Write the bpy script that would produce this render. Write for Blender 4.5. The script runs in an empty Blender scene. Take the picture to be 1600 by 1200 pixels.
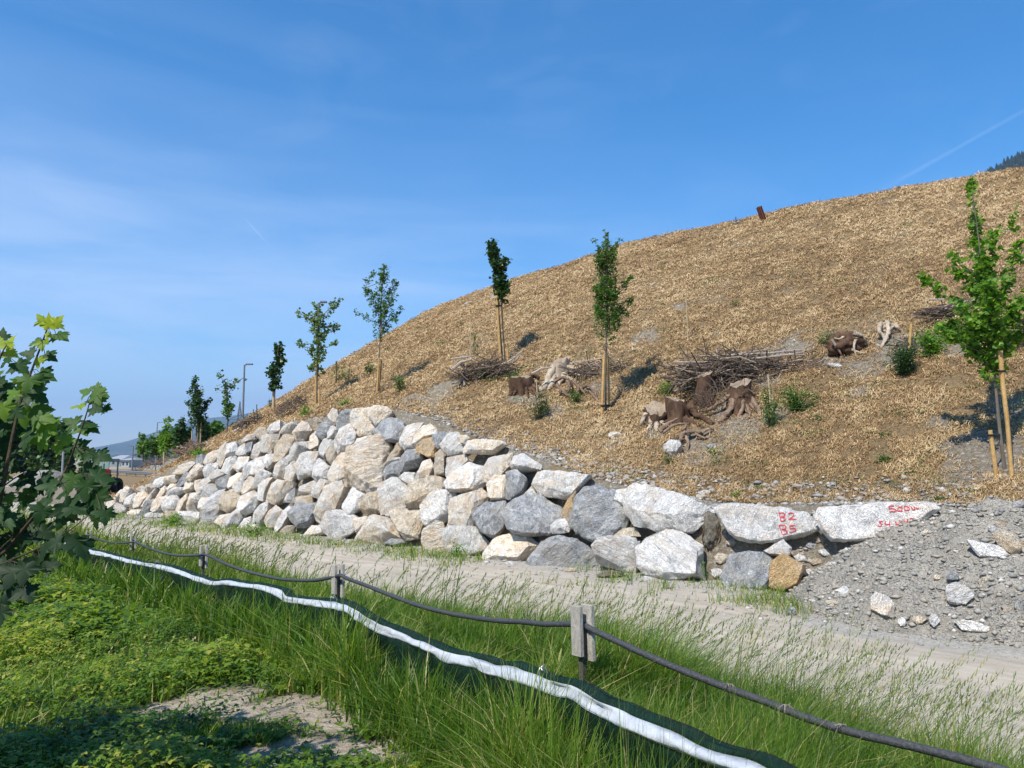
import bpy, bmesh, math, random
import numpy as np
from mathutils import Vector, Matrix, noise as mnoise
from mathutils.bvhtree import BVHTree

scene = bpy.context.scene
# ---------------------------------------------------------------- camera
cam_data = bpy.data.cameras.new("camera"); cam = bpy.data.objects.new("camera", cam_data)
scene.collection.objects.link(cam); scene.camera = cam
cam.location = (0, 0, 2.5); cam.rotation_euler = (math.radians(90 + 5.47), 0, 0)
cam_data.sensor_width = 36; cam_data.lens = 27.0; cam_data.clip_start = 0.05; cam_data.clip_end = 40000
# ---------------------------------------------------------------- sun
SUN = Vector((-1.05, -1.45, 2.2)).normalized()
sd = bpy.data.lights.new("sun", 'SUN'); sun = bpy.data.objects.new("sun", sd); scene.collection.objects.link(sun)
sd.energy = 5.0; sd.angle = math.radians(0.53); sd.color = (1.0, 0.95, 0.87)
sun.rotation_euler = SUN.to_track_quat('Z', 'Y').to_euler()
# ---------------------------------------------------------------- exposure
scene.view_settings.view_transform = 'Standard'; scene.view_settings.look = 'None'
scene.view_settings.exposure = 0.42; scene.view_settings.gamma = 1.0; scene.view_settings.use_curve_mapping = False
# ---------------------------------------------------------------- node helper
def nd(nt, typ, props=None, ins=None):
    n = nt.nodes.new(typ)
    for k, v in (props or {}).items(): setattr(n, k, v)
    for k, v in (ins or {}).items():
        s = n.inputs[k]
        if isinstance(v, bpy.types.NodeSocket): nt.links.new(v, s)
        elif isinstance(v, bpy.types.Node): nt.links.new(v.outputs[0], s)
        else: s.default_value = v
    return n
def mth(nt, op, a, b=None, c=None, clamp=False):
    ins = {0: a}
    if b is not None: ins[1] = b
    if c is not None: ins[2] = c
    return nd(nt, 'ShaderNodeMath', {'operation': op, 'use_clamp': clamp}, ins).outputs[0]
def ramp(nt, fac, stops, interp='LINEAR'):
    n = nd(nt, 'ShaderNodeValToRGB', None, {0: fac}); r = n.color_ramp; r.interpolation = interp
    while len(r.elements) > 1: r.elements.remove(r.elements[-1])
    for i, (p, c) in enumerate(stops):
        e = r.elements[0] if i == 0 else r.elements.new(p)
        e.position = p; e.color = (*c, 1) if len(c) == 3 else c
    return n.outputs[0]
def mixc(nt, fac, a, b, mode='MIX'):
    n = nd(nt, 'ShaderNodeMix', {'data_type': 'RGBA', 'blend_type': mode}, {0: fac})
    for i, v in ((6, a), (7, b)):
        if isinstance(v, bpy.types.NodeSocket): nt.links.new(v, n.inputs[i])
        else: n.inputs[i].default_value = (*v, 1) if len(v) == 3 else v
    return n.outputs[2]
def nz(nt, vec, scale, detail=4, rough=.55, dist=0.0):
    ins = {'Scale': scale, 'Detail': detail, 'Roughness': rough, 'Distortion': dist}
    if vec is not None: ins['Vector'] = vec
    return nd(nt, 'ShaderNodeTexNoise', None, ins).outputs[0]
# ---------------------------------------------------------------- sky (Nishita + thin cirrus and contrails)
world = bpy.data.worlds.new("World"); scene.world = world; world.use_nodes = True
wt = world.node_tree; wt.nodes.clear()
sky = nd(wt, 'ShaderNodeTexSky', {'sky_type': 'NISHITA', 'sun_disc': False, 'sun_elevation': math.asin(SUN.z),
    'sun_rotation': math.atan2(SUN.x, SUN.y), 'altitude': 450, 'air_density': 1.0, 'dust_density': 0.15, 'ozone_density': 1.9})
tc = nd(wt, 'ShaderNodeTexCoord').outputs['Generated']
sx = nd(wt, 'ShaderNodeSeparateXYZ', None, {0: tc})
mp = nd(wt, 'ShaderNodeMapping', None, {0: tc, 'Rotation': (0, math.radians(9), 0), 'Scale': (1.6, 1.2, 9.0)}).outputs[0]
n1 = nz(wt, mp, 1.5, 6, .55, .5)
n2 = nz(wt, nd(wt, 'ShaderNodeMapping', None, {0: tc, 'Rotation': (0, math.radians(-14), 0), 'Scale': (2.2, 1, 5)}).outputs[0], 2.3, 5, .6, .8)
c1 = mth(wt, 'SMOOTHSTEP' if False else 'MULTIPLY', ramp(wt, n1, [(0.36, (0, 0, 0)), (0.74, (1, 1, 1))]), 1.0)
low = ramp(wt, sx.outputs[2], [(0.0, (1, 1, 1)), (0.20, (.9, .9, .9)), (0.36, (.16, .16, .16)), (0.6, (.05, .05, .05))])
left = ramp(wt, mth(wt, 'ADD', sx.outputs[0], 0.5), [(0.0, (1, 1, 1)), (0.45, (.55, .55, .55)), (0.8, (.2, .2, .2))])
cl = mth(wt, 'MULTIPLY', mth(wt, 'MULTIPLY', c1, low), left)
cl2 = mth(wt, 'MULTIPLY', ramp(wt, n2, [(0.5, (0, 0, 0)), (0.8, (1, 1, 1))]), 0.07)
cloudf = mth(wt, 'ADD', mth(wt, 'ADD', mth(wt, 'MULTIPLY', cl, 0.70), mth(wt, 'MULTIPLY', mth(wt, 'MULTIPLY', low, left), .10)), cl2)
# ---------------------------------------------------------------- terrain maths (metres, camera at x=0 y=0)
PITCH = math.radians(5.47); F = 1200.0; CAMZ = 2.5
CP, SP = math.cos(PITCH), math.sin(PITCH)
NS = (0.668, 0.744)            # horizontal direction from the camera towards the rock wall
TD = (-0.744, 0.668)           # direction along the wall, away to the left

def ray(px, py):
    u = (px - 800.0) / F; v = (600.0 - py) / F
    d = (u, CP - v * SP, SP + v * CP)
    return (d[0] / d[1], 1.0, d[2] / d[1])

def at(px, py, Y):
    r = ray(px, py)
    return Vector((r[0] * Y, Y, CAMZ + r[2] * Y))

def h2(ix, iy, seed=0):
    n = (ix.astype(np.int64) * 374761393 + iy.astype(np.int64) * 668265263 + seed * 974634777) & 0xffffffff
    n = ((n ^ (n >> 13)) * 1274126177) & 0xffffffff
    n = n ^ (n >> 16)
    return (n & 0xffffff) / float(0xffffff)

def vnoise(x, y, seed=0):
    x = np.asarray(x, float); y = np.asarray(y, float)
    ix = np.floor(x); iy = np.floor(y); fx = x - ix; fy = y - iy
    fx = fx * fx * (3 - 2 * fx); fy = fy * fy * (3 - 2 * fy)
    a = h2(ix, iy, seed); b = h2(ix + 1, iy, seed); c = h2(ix, iy + 1, seed); d = h2(ix + 1, iy + 1, seed)
    return (a * (1 - fx) + b * fx) * (1 - fy) + (c * (1 - fx) + d * fx) * fy

def fbm(x, y, seed=0, octs=4):
    r = 0; a = 0.5; s = 1.0
    for o in range(octs):
        r = r + a * vnoise(np.asarray(x) * s + 13.7 * o, np.asarray(y) * s - 7.1 * o, seed + o); a *= 0.5; s *= 2.03
    return r / (1 - 0.5 ** octs)

HT = [-6, 3.5, 5.3, 7.2, 9.2, 11.1, 12.6, 14.8, 17, 19.2, 21.5, 25.4, 29.6, 33.6, 37.5, 39, 60]
HZ = [1.8, 1.68, 1.62, 1.53, 1.72, 2.04, 2.45, 2.94, 3.6, 4.0, 4.0, 3.75, 2.88, 1.94, .75, 0.35, 0]
CT = [-20, 5.3, 13, 23.5, 33.2, 39.8, 46.4, 54.7, 60, 70, 85, 110, 160]
CZ = [14.0, 14.95, 15.4, 15.55, 14.6, 13.6, 12.0, 8.5, 6.4, 3.2, 1.2, .3, .1]
PT = [-8, 1, 3, 4.2, 4.9, 5.4, 6.0]
PZ = [2.1, 1.95, 1.7, 1.42, .98, .42, 0]
ST = [-8, 0, 1.8, 3.9, 5, 5.9]
SB = [11.5, 11.9, 12.3, 12.0, 12.7, 13.6]

def st(x, y):
    return NS[0] * x + NS[1] * y, TD[0] * x + TD[1] * y

def xy(s, t):
    return NS[0] * s + TD[0] * t, NS[1] * s + TD[1] * t

def edge_s(t):
    return np.interp(t, [-12, -2, 1, 2.5, 4, 8, 20, 60], [4.3, 5.4, 6.2, 6.9, 7.4, 8.0, 8.9, 11.3])

def bank(s, t):
    B = np.interp(t, [-10, 0, 3.3, 7.7, 12.6, 18, 26], [.85, .8, .7, .45, .28, .12, 0.0])
    q = np.clip((edge_s(t) - s) / 2.6, 0, 1)
    return B * q * q * (3 - 2 * q)

def pile(s, t):
    P = np.interp(t, PT, PZ); sb = np.interp(t, ST, SB)
    q = np.clip((s - sb) / (14.5 - sb), 0, 1)
    return P * q ** 0.9

def hill(s, t, bumps=True):
    hw = np.interp(t, HT, HZ); zc = np.interp(t, CT, CZ)
    sf = 14.25 + np.clip(t - 39, 0, 200) * 0.45
    sw = sf + 0.35 * hw
    face = np.clip((s - sf) / 0.35, 0, None)
    q = (s - sw - 0.35) / (37.5 - 15.6)
    q = np.clip(q, 0, None)
    k = 0.16
    h = np.clip(0.5 + 0.5 * (1.0 - q) / k, 0, 1)
    pr = 1.0 * (1 - h) + q * h - k * h * (1 - h)
    up = hw + np.clip(zc - hw, 0, None) * pr
    if bumps:
        m = np.clip((s - sw) / 1.5, 0, 1)
        x, y = xy(s, t)
        up = up + m * (0.28 * (fbm(x * .35, y * .35, 5, 3) - .5) + 0.22 * (fbm(x * 1.6, y * 1.6, 9, 4) - .5))
    return np.where(s < sf, 0.0, np.where(s < sw, np.minimum(face, hw), up))

def G(x, y):
    s, t = st(np.asarray(x, float), np.asarray(y, float))
    base = np.where(s < 14.25, bank(s, t), hill(s, t))
    base = np.where(s < 14.25, base + 0.03 * (fbm(np.asarray(x) * .8, np.asarray(y) * .8, 2, 3) - .5), base)
    return np.maximum(base, np.where(s < 15.2, pile(s, t), 0))

def hit(px, py, y0=2.5, y1=120.0):
    r = ray(px, py)
    Y = np.geomspace(y0, y1, 1500)
    z = CAMZ + r[2] * Y - G(r[0] * Y, Y)
    i = np.argmax(z < 0)
    if z[i] >= 0:
        i = int(np.argmin(z))
    elif i > 0:
        f = z[i - 1] / (z[i - 1] - z[i]); yy = Y[i - 1] + f * (Y[i] - Y[i - 1])
        return Vector((r[0] * yy, yy, CAMZ + r[2] * yy))
    yy = float(Y[i])
    return Vector((r[0] * yy, yy, float(G(r[0] * yy, yy))))
def contrail(p0, p1, half, amt, soft0, soft1):
    d0 = Vector(ray(*p0)).normalized(); d1 = Vector(ray(*p1)).normalized()
    n = d0.cross(d1).normalized(); ax = (d1 - d0); L = ax.length; ax.normalize()
    dn = nd(wt, 'ShaderNodeVectorMath', {'operation': 'DOT_PRODUCT'}, {0: tc, 1: tuple(n)}).outputs['Value']
    al = nd(wt, 'ShaderNodeVectorMath', {'operation': 'DOT_PRODUCT'}, {0: tc, 1: tuple(ax)}).outputs['Value']
    q = mth(wt, 'DIVIDE', mth(wt, 'SUBTRACT', al, d0.dot(ax)), L)
    band = mth(wt, 'SUBTRACT', 1.0, mth(wt, 'DIVIDE', mth(wt, 'ABSOLUTE', dn), half), clamp=True)
    e0 = mth(wt, 'DIVIDE', q, soft0, clamp=True); e1 = mth(wt, 'DIVIDE', mth(wt, 'SUBTRACT', 1.0, q), soft1, clamp=True)
    w = mth(wt, 'MULTIPLY', mth(wt, 'MULTIPLY', band, e0), e1)
    w = mth(wt, 'MULTIPLY', w, mth(wt, 'ADD', 0.35, nz(wt, tc, 14, 3)))
    return mth(wt, 'MULTIPLY', w, amt)
cf = mth(wt, 'ADD', cloudf, contrail((1340, 318), (1680, 128), .0030, .11, .3, .1))
cf = mth(wt, 'ADD', cf, contrail((376, 334), (428, 392), .0014, .28, .3, .5), clamp=True)
skyc = nd(wt, 'ShaderNodeHueSaturation', None, {'Saturation': 1.42, 'Value': 1.0, 'Color': sky.outputs[0]}).outputs[0]
cc = mixc(wt, cf, skyc, (4.6, 5.3, 6.6))
bg = nd(wt, 'ShaderNodeBackground', None, {0: cc, 1: 0.15})
wo = nd(wt, 'ShaderNodeOutputWorld', None, {0: bg})

# ---------------------------------------------------------------- object helpers
COL = scene.collection
rnd = random.Random(7)
rng = np.random.default_rng(11)

def tag(o, label=None, cat=None, group=None, kind=None):
    if label: o['label'] = label
    if cat: o['category'] = cat
    if group: o['group'] = group
    if kind: o['kind'] = kind
    return o

def empty(name, loc, label, cat, group=None):
    o = bpy.data.objects.new(name, None); COL.objects.link(o); o.location = loc
    o.empty_display_size = 0.2
    return tag(o, label, cat, group)

def np_mesh(name, verts, tris=None, quads=None, attrs=None, smooth=False):
    me = bpy.data.meshes.new(name)
    verts = np.asarray(verts, np.float32).reshape(-1, 3)
    me.vertices.add(len(verts)); me.vertices.foreach_set('co', verts.ravel())
    parts = []; starts = []; tot = []
    pos = 0
    if tris is not None and len(tris):
        t = np.asarray(tris, np.int32).reshape(-1, 3); parts.append(t.ravel())
        starts.append(pos + np.arange(len(t)) * 3); tot.append(np.full(len(t), 3)); pos += len(t) * 3
    if quads is not None and len(quads):
        q = np.asarray(quads, np.int32).reshape(-1, 4); parts.append(q.ravel())
        starts.append(pos + np.arange(len(q)) * 4); tot.append(np.full(len(q), 4)); pos += len(q) * 4
    li = np.concatenate(parts).astype(np.int32)
    me.loops.add(len(li)); me.loops.foreach_set('vertex_index', li)
    st_ = np.concatenate(starts).astype(np.int32)
    me.polygons.add(len(st_)); me.polygons.foreach_set('loop_start', st_)
    if smooth: me.polygons.foreach_set('use_smooth', np.ones(len(st_), bool))
    for k, v in (attrs or {}).items():
        a = me.attributes.new(k, 'FLOAT', 'POINT'); a.data.foreach_set('value', np.asarray(v, np.float32))
    me.update(calc_edges=True); me.validate()
    return me

def link(name, me, mat, parent=None, loc=None):
    o = bpy.data.objects.new(name, me); COL.objects.link(o)
    if mat is not None: me.materials.append(mat)
    if parent is not None:
        o.parent = parent
        # meshes are written in world coordinates: keep them there
        o.matrix_parent_inverse = Matrix.Translation(-Vector(parent.location))
    if loc is not None: o.location = loc
    return o

class MB:
    """collects tubes, boxes and sheets in world coordinates"""
    def __init__(s): s.v = []; s.f = []; s.a = []
    def add(s, vs, fs, a=0.5):
        o = len(s.v); s.v += [tuple(p) for p in vs]; s.f += [tuple(i + o for i in f) for f in fs]; s.a += [a] * len(vs)
    def tube(s, pts, rad, n=7, caps=True, a=0.5, wob=0.0):
        pts = [Vector(p) for p in pts]
        if not hasattr(rad, '__len__'): rad = [rad] * len(pts)
        vs = []; up = Vector((0.13, 0.21, 0.97))
        for i, p in enumerate(pts):
            d = (pts[min(i + 1, len(pts) - 1)] - pts[max(i - 1, 0)])
            if d.length < 1e-9: d = Vector((0, 0, 1))
            d.normalize()
            if abs(d.dot(up)) > .97: up = Vector((0.9, 0.3, 0.1))
            x = d.cross(up).normalized(); y = d.cross(x)
            for k in range(n):
                an = 2 * math.pi * k / n; r = rad[i] * (1 + (rnd.uniform(-wob, wob) if wob else 0))
                vs.append(p + x * math.cos(an) * r + y * math.sin(an) * r)
        fs = []
        for i in range(len(pts) - 1):
            for k in range(n):
                k2 = (k + 1) % n
                fs.append((i * n + k, i * n + k2, (i + 1) * n + k2, (i + 1) * n + k))
        if caps:
            fs.append(tuple(range(n))[::-1]); fs.append(tuple((len(pts) - 1) * n + k for k in range(n)))
        s.add(vs, fs, a)
    def box(s, c, half, rot=None, a=0.5):
        c = Vector(c); R = rot or Matrix.Identity(3)
        vs = [c + R @ Vector((x * half[0], y * half[1], z * half[2])) for z in (-1, 1) for y in (-1, 1) for x in (-1, 1)]
        s.add(vs, [(0, 2, 3, 1), (4, 5, 7, 6), (0, 1, 5, 4), (2, 6, 7, 3), (0, 4, 6, 2), (1, 3, 7, 5)], a)
    def build(s, name, mat, parent=None, smooth=True, bevel=0):
        me = bpy.data.meshes.new(name); me.from_pydata(s.v, [], s.f)
        at_ = me.attributes.new('tint', 'FLOAT', 'POINT'); at_.data.foreach_set('value', np.array(s.a, np.float32))
        if bevel:
            bm = bmesh.new(); bm.from_mesh(me)
            bmesh.ops.bevel(bm, geom=bm.edges[:], offset=bevel, segments=1, affect='EDGES', clamp_overlap=True)
            bm.to_mesh(me); bm.free()
        me.polygons.foreach_set('use_smooth', np.full(len(me.polygons), smooth))
        if smooth: me.set_sharp_from_angle(angle=math.radians(50))
        me.update()
        return link(name, me, mat, parent)

def crom(P, m=4):
    P = [Vector(p) for p in P]; Q = []
    for i in range(len(P) - 1):
        p0, p1, p2, p3 = P[max(0, i - 1)], P[i], P[i + 1], P[min(len(P) - 1, i + 2)]
        for j in range(m):
            t = j / m; Q.append(.5 * ((2 * p1) + (p2 - p0) * t + (2 * p0 - 5 * p1 + 4 * p2 - p3) * t * t + (3 * p1 - p0 - 3 * p2 + p3) * t ** 3))
    Q.append(P[-1]); return Q
def wpy(px_len, Y): return px_len * Y / F
# ---------------------------------------------------------------- materials
def newmat(name):
    m = bpy.data.materials.new(name); m.use_nodes = True; nt = m.node_tree; nt.nodes.clear()
    return m, nt
def finish(m, nt, color, rough=.85, bump=None, bstr=.5, bdist=.02, spec=.3, trans=0.0, metallic=0.0, transcol=None):
    ins = {'Roughness': rough, 'Specular IOR Level': spec, 'Metallic': metallic}
    p = nd(nt, 'ShaderNodeBsdfPrincipled', None, ins)
    if isinstance(color, bpy.types.NodeSocket): nt.links.new(color, p.inputs['Base Color'])
    else: p.inputs['Base Color'].default_value = (*color, 1)
    if bump is not None:
        b = nd(nt, 'ShaderNodeBump', None, {'Strength': bstr, 'Distance': bdist, 'Height': bump})
        nt.links.new(b.outputs[0], p.inputs['Normal'])
    out = p.outputs[0]
    if trans > 0:
        t = nd(nt, 'ShaderNodeBsdfTranslucent', None, {})
        tcx = transcol if transcol is not None else color
        if isinstance(tcx, bpy.types.NodeSocket): nt.links.new(tcx, t.inputs[0])
        else: t.inputs[0].default_value = (*tcx, 1)
        out = nd(nt, 'ShaderNodeMixShader', None, {0: trans, 1: out, 2: t.outputs[0]}).outputs[0]
    nd(nt, 'ShaderNodeOutputMaterial', None, {0: out})
    return m
def geo(nt): return nd(nt, 'ShaderNodeNewGeometry').outputs['Position']
def attr(nt, name): return nd(nt, 'ShaderNodeAttribute', {'attribute_name': name}).outputs['Fac']

def mat_straw_ground():
    m, nt = newmat('straw_mulched_soil'); P = geo(nt)
    warp = nd(nt, 'ShaderNodeMapping', None, {0: P, 'Scale': (1, 1, 1.6)}).outputs[0]
    fib = nz(nt, warp, 9, 5, .7, 1.6); fine = nz(nt, P, 38, 3, .7, .5); big = nz(nt, P, .45, 4, .6)
    c = ramp(nt, fib, [(.25, (.06, .036, .018)), (.42, (.16, .10, .05)), (.6, (.30, .205, .11)), (.8, (.46, .34, .20))])  # dark tones give the look of shadow beneath the strands
    c = mixc(nt, .45, c, ramp(nt, fine, [(.3, (.16, .095, .04)), (.7, (.55, .41, .21))]))
    soil = ramp(nt, nz(nt, P, 14, 5, .7), [(.3, (.17, .145, .11)), (.7, (.42, .375, .30))])
    pv_ = nd(nt, 'ShaderNodeTexVoronoi', {'feature': 'F1'}, {'Vector': P, 'Scale': 13, 'Randomness': 1.0})
    pc_ = nd(nt, 'ShaderNodeSeparateColor', None, {0: pv_.outputs['Color']}).outputs[0]
    soil = mixc(nt, mth(nt, 'MULTIPLY', ramp(nt, pv_.outputs[0], [(.3, (1, 1, 1)), (.55, (0, 0, 0))]), mth(nt, 'GREATER_THAN', pc_, .45)), soil, ramp(nt, pc_, [(.45, (.17, .165, .155)), (.7, (.36, .34, .30)), (1, (.62, .59, .53))]))
    s = attr(nt, 'soil')
    f = mth(nt, 'ADD', s, mth(nt, 'MULTIPLY', mth(nt, 'SUBTRACT', fib, .5), .5), clamp=True)
    c = mixc(nt, ramp(nt, f, [(.42, (0, 0, 0)), (.58, (1, 1, 1))]), c, soil)
    c = mixc(nt, .25, c, ramp(nt, big, [(.3, (.25, .17, .09)), (.7, (.5, .4, .25))]), 'MIX')
    return finish(m, nt, c, .95, mth(nt, 'ADD', fib, mth(nt, 'MULTIPLY', fine, .3)), 1.0, .12, .1)
def mat_strand():
    m, nt = newmat('straw_strands')
    c = ramp(nt, attr(nt, 'tint'), [(0, (.075, .038, .016)), (.25, (.22, .128, .055)), (.5, (.41, .265, .122)), (.75, (.53, .375, .19)), (1, (.66, .50, .29))])
    return finish(m, nt, c, .7, trans=.12, spec=.25)
def mat_soilface():
    m, nt = newmat('grey_brown_earth'); P = geo(nt)
    c = ramp(nt, nz(nt, P, 12, 6, .7), [(.3, (.10, .085, .065)), (.55, (.21, .19, .155)), (.75, (.34, .32, .28))])
    return finish(m, nt, c, .95, nz(nt, P, 20, 5, .7), 1, .06, .1)
def mat_gravel():
    m, nt = newmat('grey_gravel'); P = geo(nt)
    v = nd(nt, 'ShaderNodeTexVoronoi', {'feature': 'F1'}, {'Vector': P, 'Scale': 22, 'Randomness': 1.0})
    v2 = nd(nt, 'ShaderNodeTexVoronoi', {'feature': 'F1'}, {'Vector': P, 'Scale': 60})
    g = nz(nt, P, 3, 5, .65)
    c = ramp(nt, g, [(.3, (.28, .255, .21)), (.7, (.49, .45, .375))])
    sp = nd(nt, 'ShaderNodeSeparateColor', None, {0: v.outputs['Color']}).outputs[0]
    c = mixc(nt, .4, c, ramp(nt, nz(nt, P, 1.3, 6, .75, .6), [(.35, (.19, .17, .135)), (.62, (.56, .52, .44))]))
    c = mixc(nt, mth(nt, 'MULTIPLY', ramp(nt, v.outputs[0], [(.25, (1, 1, 1)), (.5, (0, 0, 0))]), .55), c,
             ramp(nt, sp, [(0, (.16, .155, .145)), (.5, (.33, .31, .27)), (1, (.56, .53, .46))]))
    h = mth(nt, 'ADD', mth(nt, 'MULTIPLY', v.outputs[0], -1.0), mth(nt, 'MULTIPLY', v2.outputs[0], -.5))
    h = mth(nt, 'ADD', h, nz(nt, P, 10, 6, .75))
    return finish(m, nt, c, .95, h, 1.0, .05, .15)
def mat_track():
    m, nt = newmat('compacted_sandy_track'); P = geo(nt)
    g = nz(nt, P, 1.1, 6, .65, .4); fine = nz(nt, P, 45, 4, .75)
    c = ramp(nt, g, [(.3, (.36, .30, .225)), (.7, (.54, .47, .37))])
    c = mixc(nt, .3, c, ramp(nt, fine, [(.3, (.24, .21, .16)), (.7, (.56, .51, .42))]))
    peb = nd(nt, 'ShaderNodeTexVoronoi', {'feature': 'F1'}, {'Vector': P, 'Scale': 26})
    pr = nd(nt, 'ShaderNodeSeparateColor', None, {0: peb.outputs['Color']}).outputs[1]
    pf = mth(nt, 'MULTIPLY', mth(nt, 'LESS_THAN', peb.outputs[0], .25), mth(nt, 'GREATER_THAN', pr, .72))
    c = mixc(nt, mth(nt, 'MULTIPLY', pf, .7), c, ramp(nt, pr, [(.7, (.22, .21, .19)), (1, (.6, .58, .54))]))
    al = nd(nt, 'ShaderNodeMapping', None, {0: P, 'Rotation': (0, 0, math.radians(-48.1)), 'Scale': (1, 1, 1)}).outputs[0]
    tr_ = nz(nt, nd(nt, 'ShaderNodeMapping', None, {0: al, 'Scale': (3.2, .35, 1)}).outputs[0], 1.6, 5, .6)
    c = mixc(nt, .24, c, ramp(nt, tr_, [(.38, (.24, .20, .15)), (.6, (.64, .56, .45))]))
    s = attr(nt, 'soil')
    grav = ramp(nt, nz(nt, P, 18, 5, .75), [(.3, (.17, .16, .14)), (.5, (.33, .31, .27)), (.72, (.5, .48, .43))])
    c = mixc(nt, s, c, grav)
    return finish(m, nt, c, .95, mth(nt, 'ADD', nz(nt, P, 5, 6, .7), mth(nt, 'MULTIPLY', fine, .25)), .8, .05, .15)
def mat_bank():
    m, nt = newmat('grassy_soil'); P = geo(nt)
    c = ramp(nt, nz(nt, P, 6, 5, .7), [(.3, (.035, .045, .016)), (.7, (.10, .105, .045))])
    sand = ramp(nt, nz(nt, P, 8, 6, .7), [(.3, (.34, .27, .19)), (.55, (.54, .45, .34)), (.75, (.68, .59, .47))])
    c = mixc(nt, attr(nt, 'soil'), c, sand)
    return finish(m, nt, c, .95, nz(nt, P, 12, 6, .75), 1, .08, .1)
def mat_far():
    m, nt = newmat('dry_open_ground'); P = geo(nt)
    c = ramp(nt, nz(nt, P, .12, 6, .7, .6), [(.35, (.40, .36, .29)), (.5, (.30, .26, .17)), (.62, (.17, .17, .08))])
    c = mixc(nt, .3, c, ramp(nt, nz(nt, P, 3, 5, .7), [(.3, (.2, .17, .11)), (.7, (.5, .45, .35))]))
    return finish(m, nt, c, .95, nz(nt, P, 4, 5), .6, .1, .1)
def mat_rock(name, stops, vein, vamt, stain=None, samt=0.0):
    m, nt = newmat(name)
    tcx = nd(nt, 'ShaderNodeTexCoord').outputs['Object']; oi = nd(nt, 'ShaderNodeObjectInfo')
    rv = oi.outputs['Random']
    off = nd(nt, 'ShaderNodeCombineXYZ', None, {0: mth(nt, 'MULTIPLY', rv, 91.0), 1: mth(nt, 'MULTIPLY', rv, 37.0), 2: mth(nt, 'MULTIPLY', rv, 53.0)}).outputs[0]
    rot = nd(nt, 'ShaderNodeCombineXYZ', None, {0: mth(nt, 'MULTIPLY', rv, 2.0), 1: mth(nt, 'MULTIPLY', rv, 19.0), 2: mth(nt, 'MULTIPLY', rv, 7.0)}).outputs[0]
    V = nd(nt, 'ShaderNodeMapping', None, {0: tcx, 'Location': off, 'Rotation': rot, 'Scale': (1, 1, 1)}).outputs[0]
    S = nd(nt, 'ShaderNodeMapping', None, {0: V, 'Scale': (1, 1.2, 3.2)}).outputs[0]
    a = nz(nt, S, 1.5, 8, .62, 1.2); b = nz(nt, V, 7.5, 6, .7, .6); fine = nz(nt, V, 42, 4, .75)
    c = ramp(nt, a, stops)
    c = mixc(nt, .45, c, ramp(nt, b, [(.34, tuple(x * .45 for x in stops[0][1])), (.48, stops[len(stops) // 2][1]), (.62, tuple(min(.85, x * 1.15) for x in stops[-1][1]))]))
    # veins
    W = nd(nt, 'ShaderNodeVectorMath', {'operation': 'ADD'}, {0: S, 1: nd(nt, 'ShaderNodeTexNoise', None, {'Vector': V, 'Scale': 3.0, 'Detail': 4}).outputs['Color']}).outputs[0]
    vo = nd(nt, 'ShaderNodeTexVoronoi', {'feature': 'DISTANCE_TO_EDGE'}, {'Vector': W, 'Scale': 3.6}).outputs[0]
    vo2 = nd(nt, 'ShaderNodeTexVoronoi', {'feature': 'DISTANCE_TO_EDGE'}, {'Vector': W, 'Scale': 11.0}).outputs[0]
    vm = mth(nt, 'MAXIMUM', ramp(nt, vo, [(0, (1, 1, 1)), (.05, (0, 0, 0))]), mth(nt, 'MULTIPLY', ramp(nt, vo2, [(0, (1, 1, 1)), (.09, (0, 0, 0))]), .5))
    vm = mth(nt, 'MULTIPLY', vm, mth(nt, 'MULTIPLY', ramp(nt, nz(nt, V, 2.5, 3), [(.4, (0, 0, 0)), (.6, (1, 1, 1))]), vamt))
    c = mixc(nt, vm, c, vein)
    S2 = nd(nt, 'ShaderNodeMapping', None, {0: V, 'Scale': (1, 1.6, 7.0)}).outputs[0]
    sk = nz(nt, S2, 2.6, 5, .6, .7)
    c = mixc(nt, mth(nt, 'MULTIPLY', ramp(nt, sk, [(.44, (0, 0, 0)), (.485, (1, 1, 1)), (.53, (0, 0, 0))]), .42), c, tuple(x * .42 for x in stops[1][1]))
    if stain:
        sm = ramp(nt, nz(nt, V, 1.7, 6, .62, 1.0), [(.49, (0, 0, 0)), (.57, (1, 1, 1))])
        c = mixc(nt, mth(nt, 'MULTIPLY', sm, samt), c, stain)
    c = mixc(nt, .17, c, ramp(nt, fine, [(.38, (.08, .07, .06)), (.56, (.92, .90, .86))]), 'MIX')
    hs = nd(nt, 'ShaderNodeHueSaturation', None, {'Value': mth(nt, 'ADD', (.90 if name.startswith('blue') else 1.06), mth(nt, 'MULTIPLY', rv, .28)), 'Saturation': 1.12, 'Color': c}).outputs[0]
    h = mth(nt, 'ADD', mth(nt, 'ADD', mth(nt, 'ADD', a, mth(nt, 'MULTIPLY', sk, .8)), mth(nt, 'MULTIPLY', b, .6)), mth(nt, 'MULTIPLY', fine, .2))
    h = mth(nt, 'ADD', h, mth(nt, 'MULTIPLY', ramp(nt, vo2, [(0, (0, 0, 0)), (.12, (1, 1, 1))]), .12))
    return finish(m, nt, hs, .8, h, 1.0, .11, .3)
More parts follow.
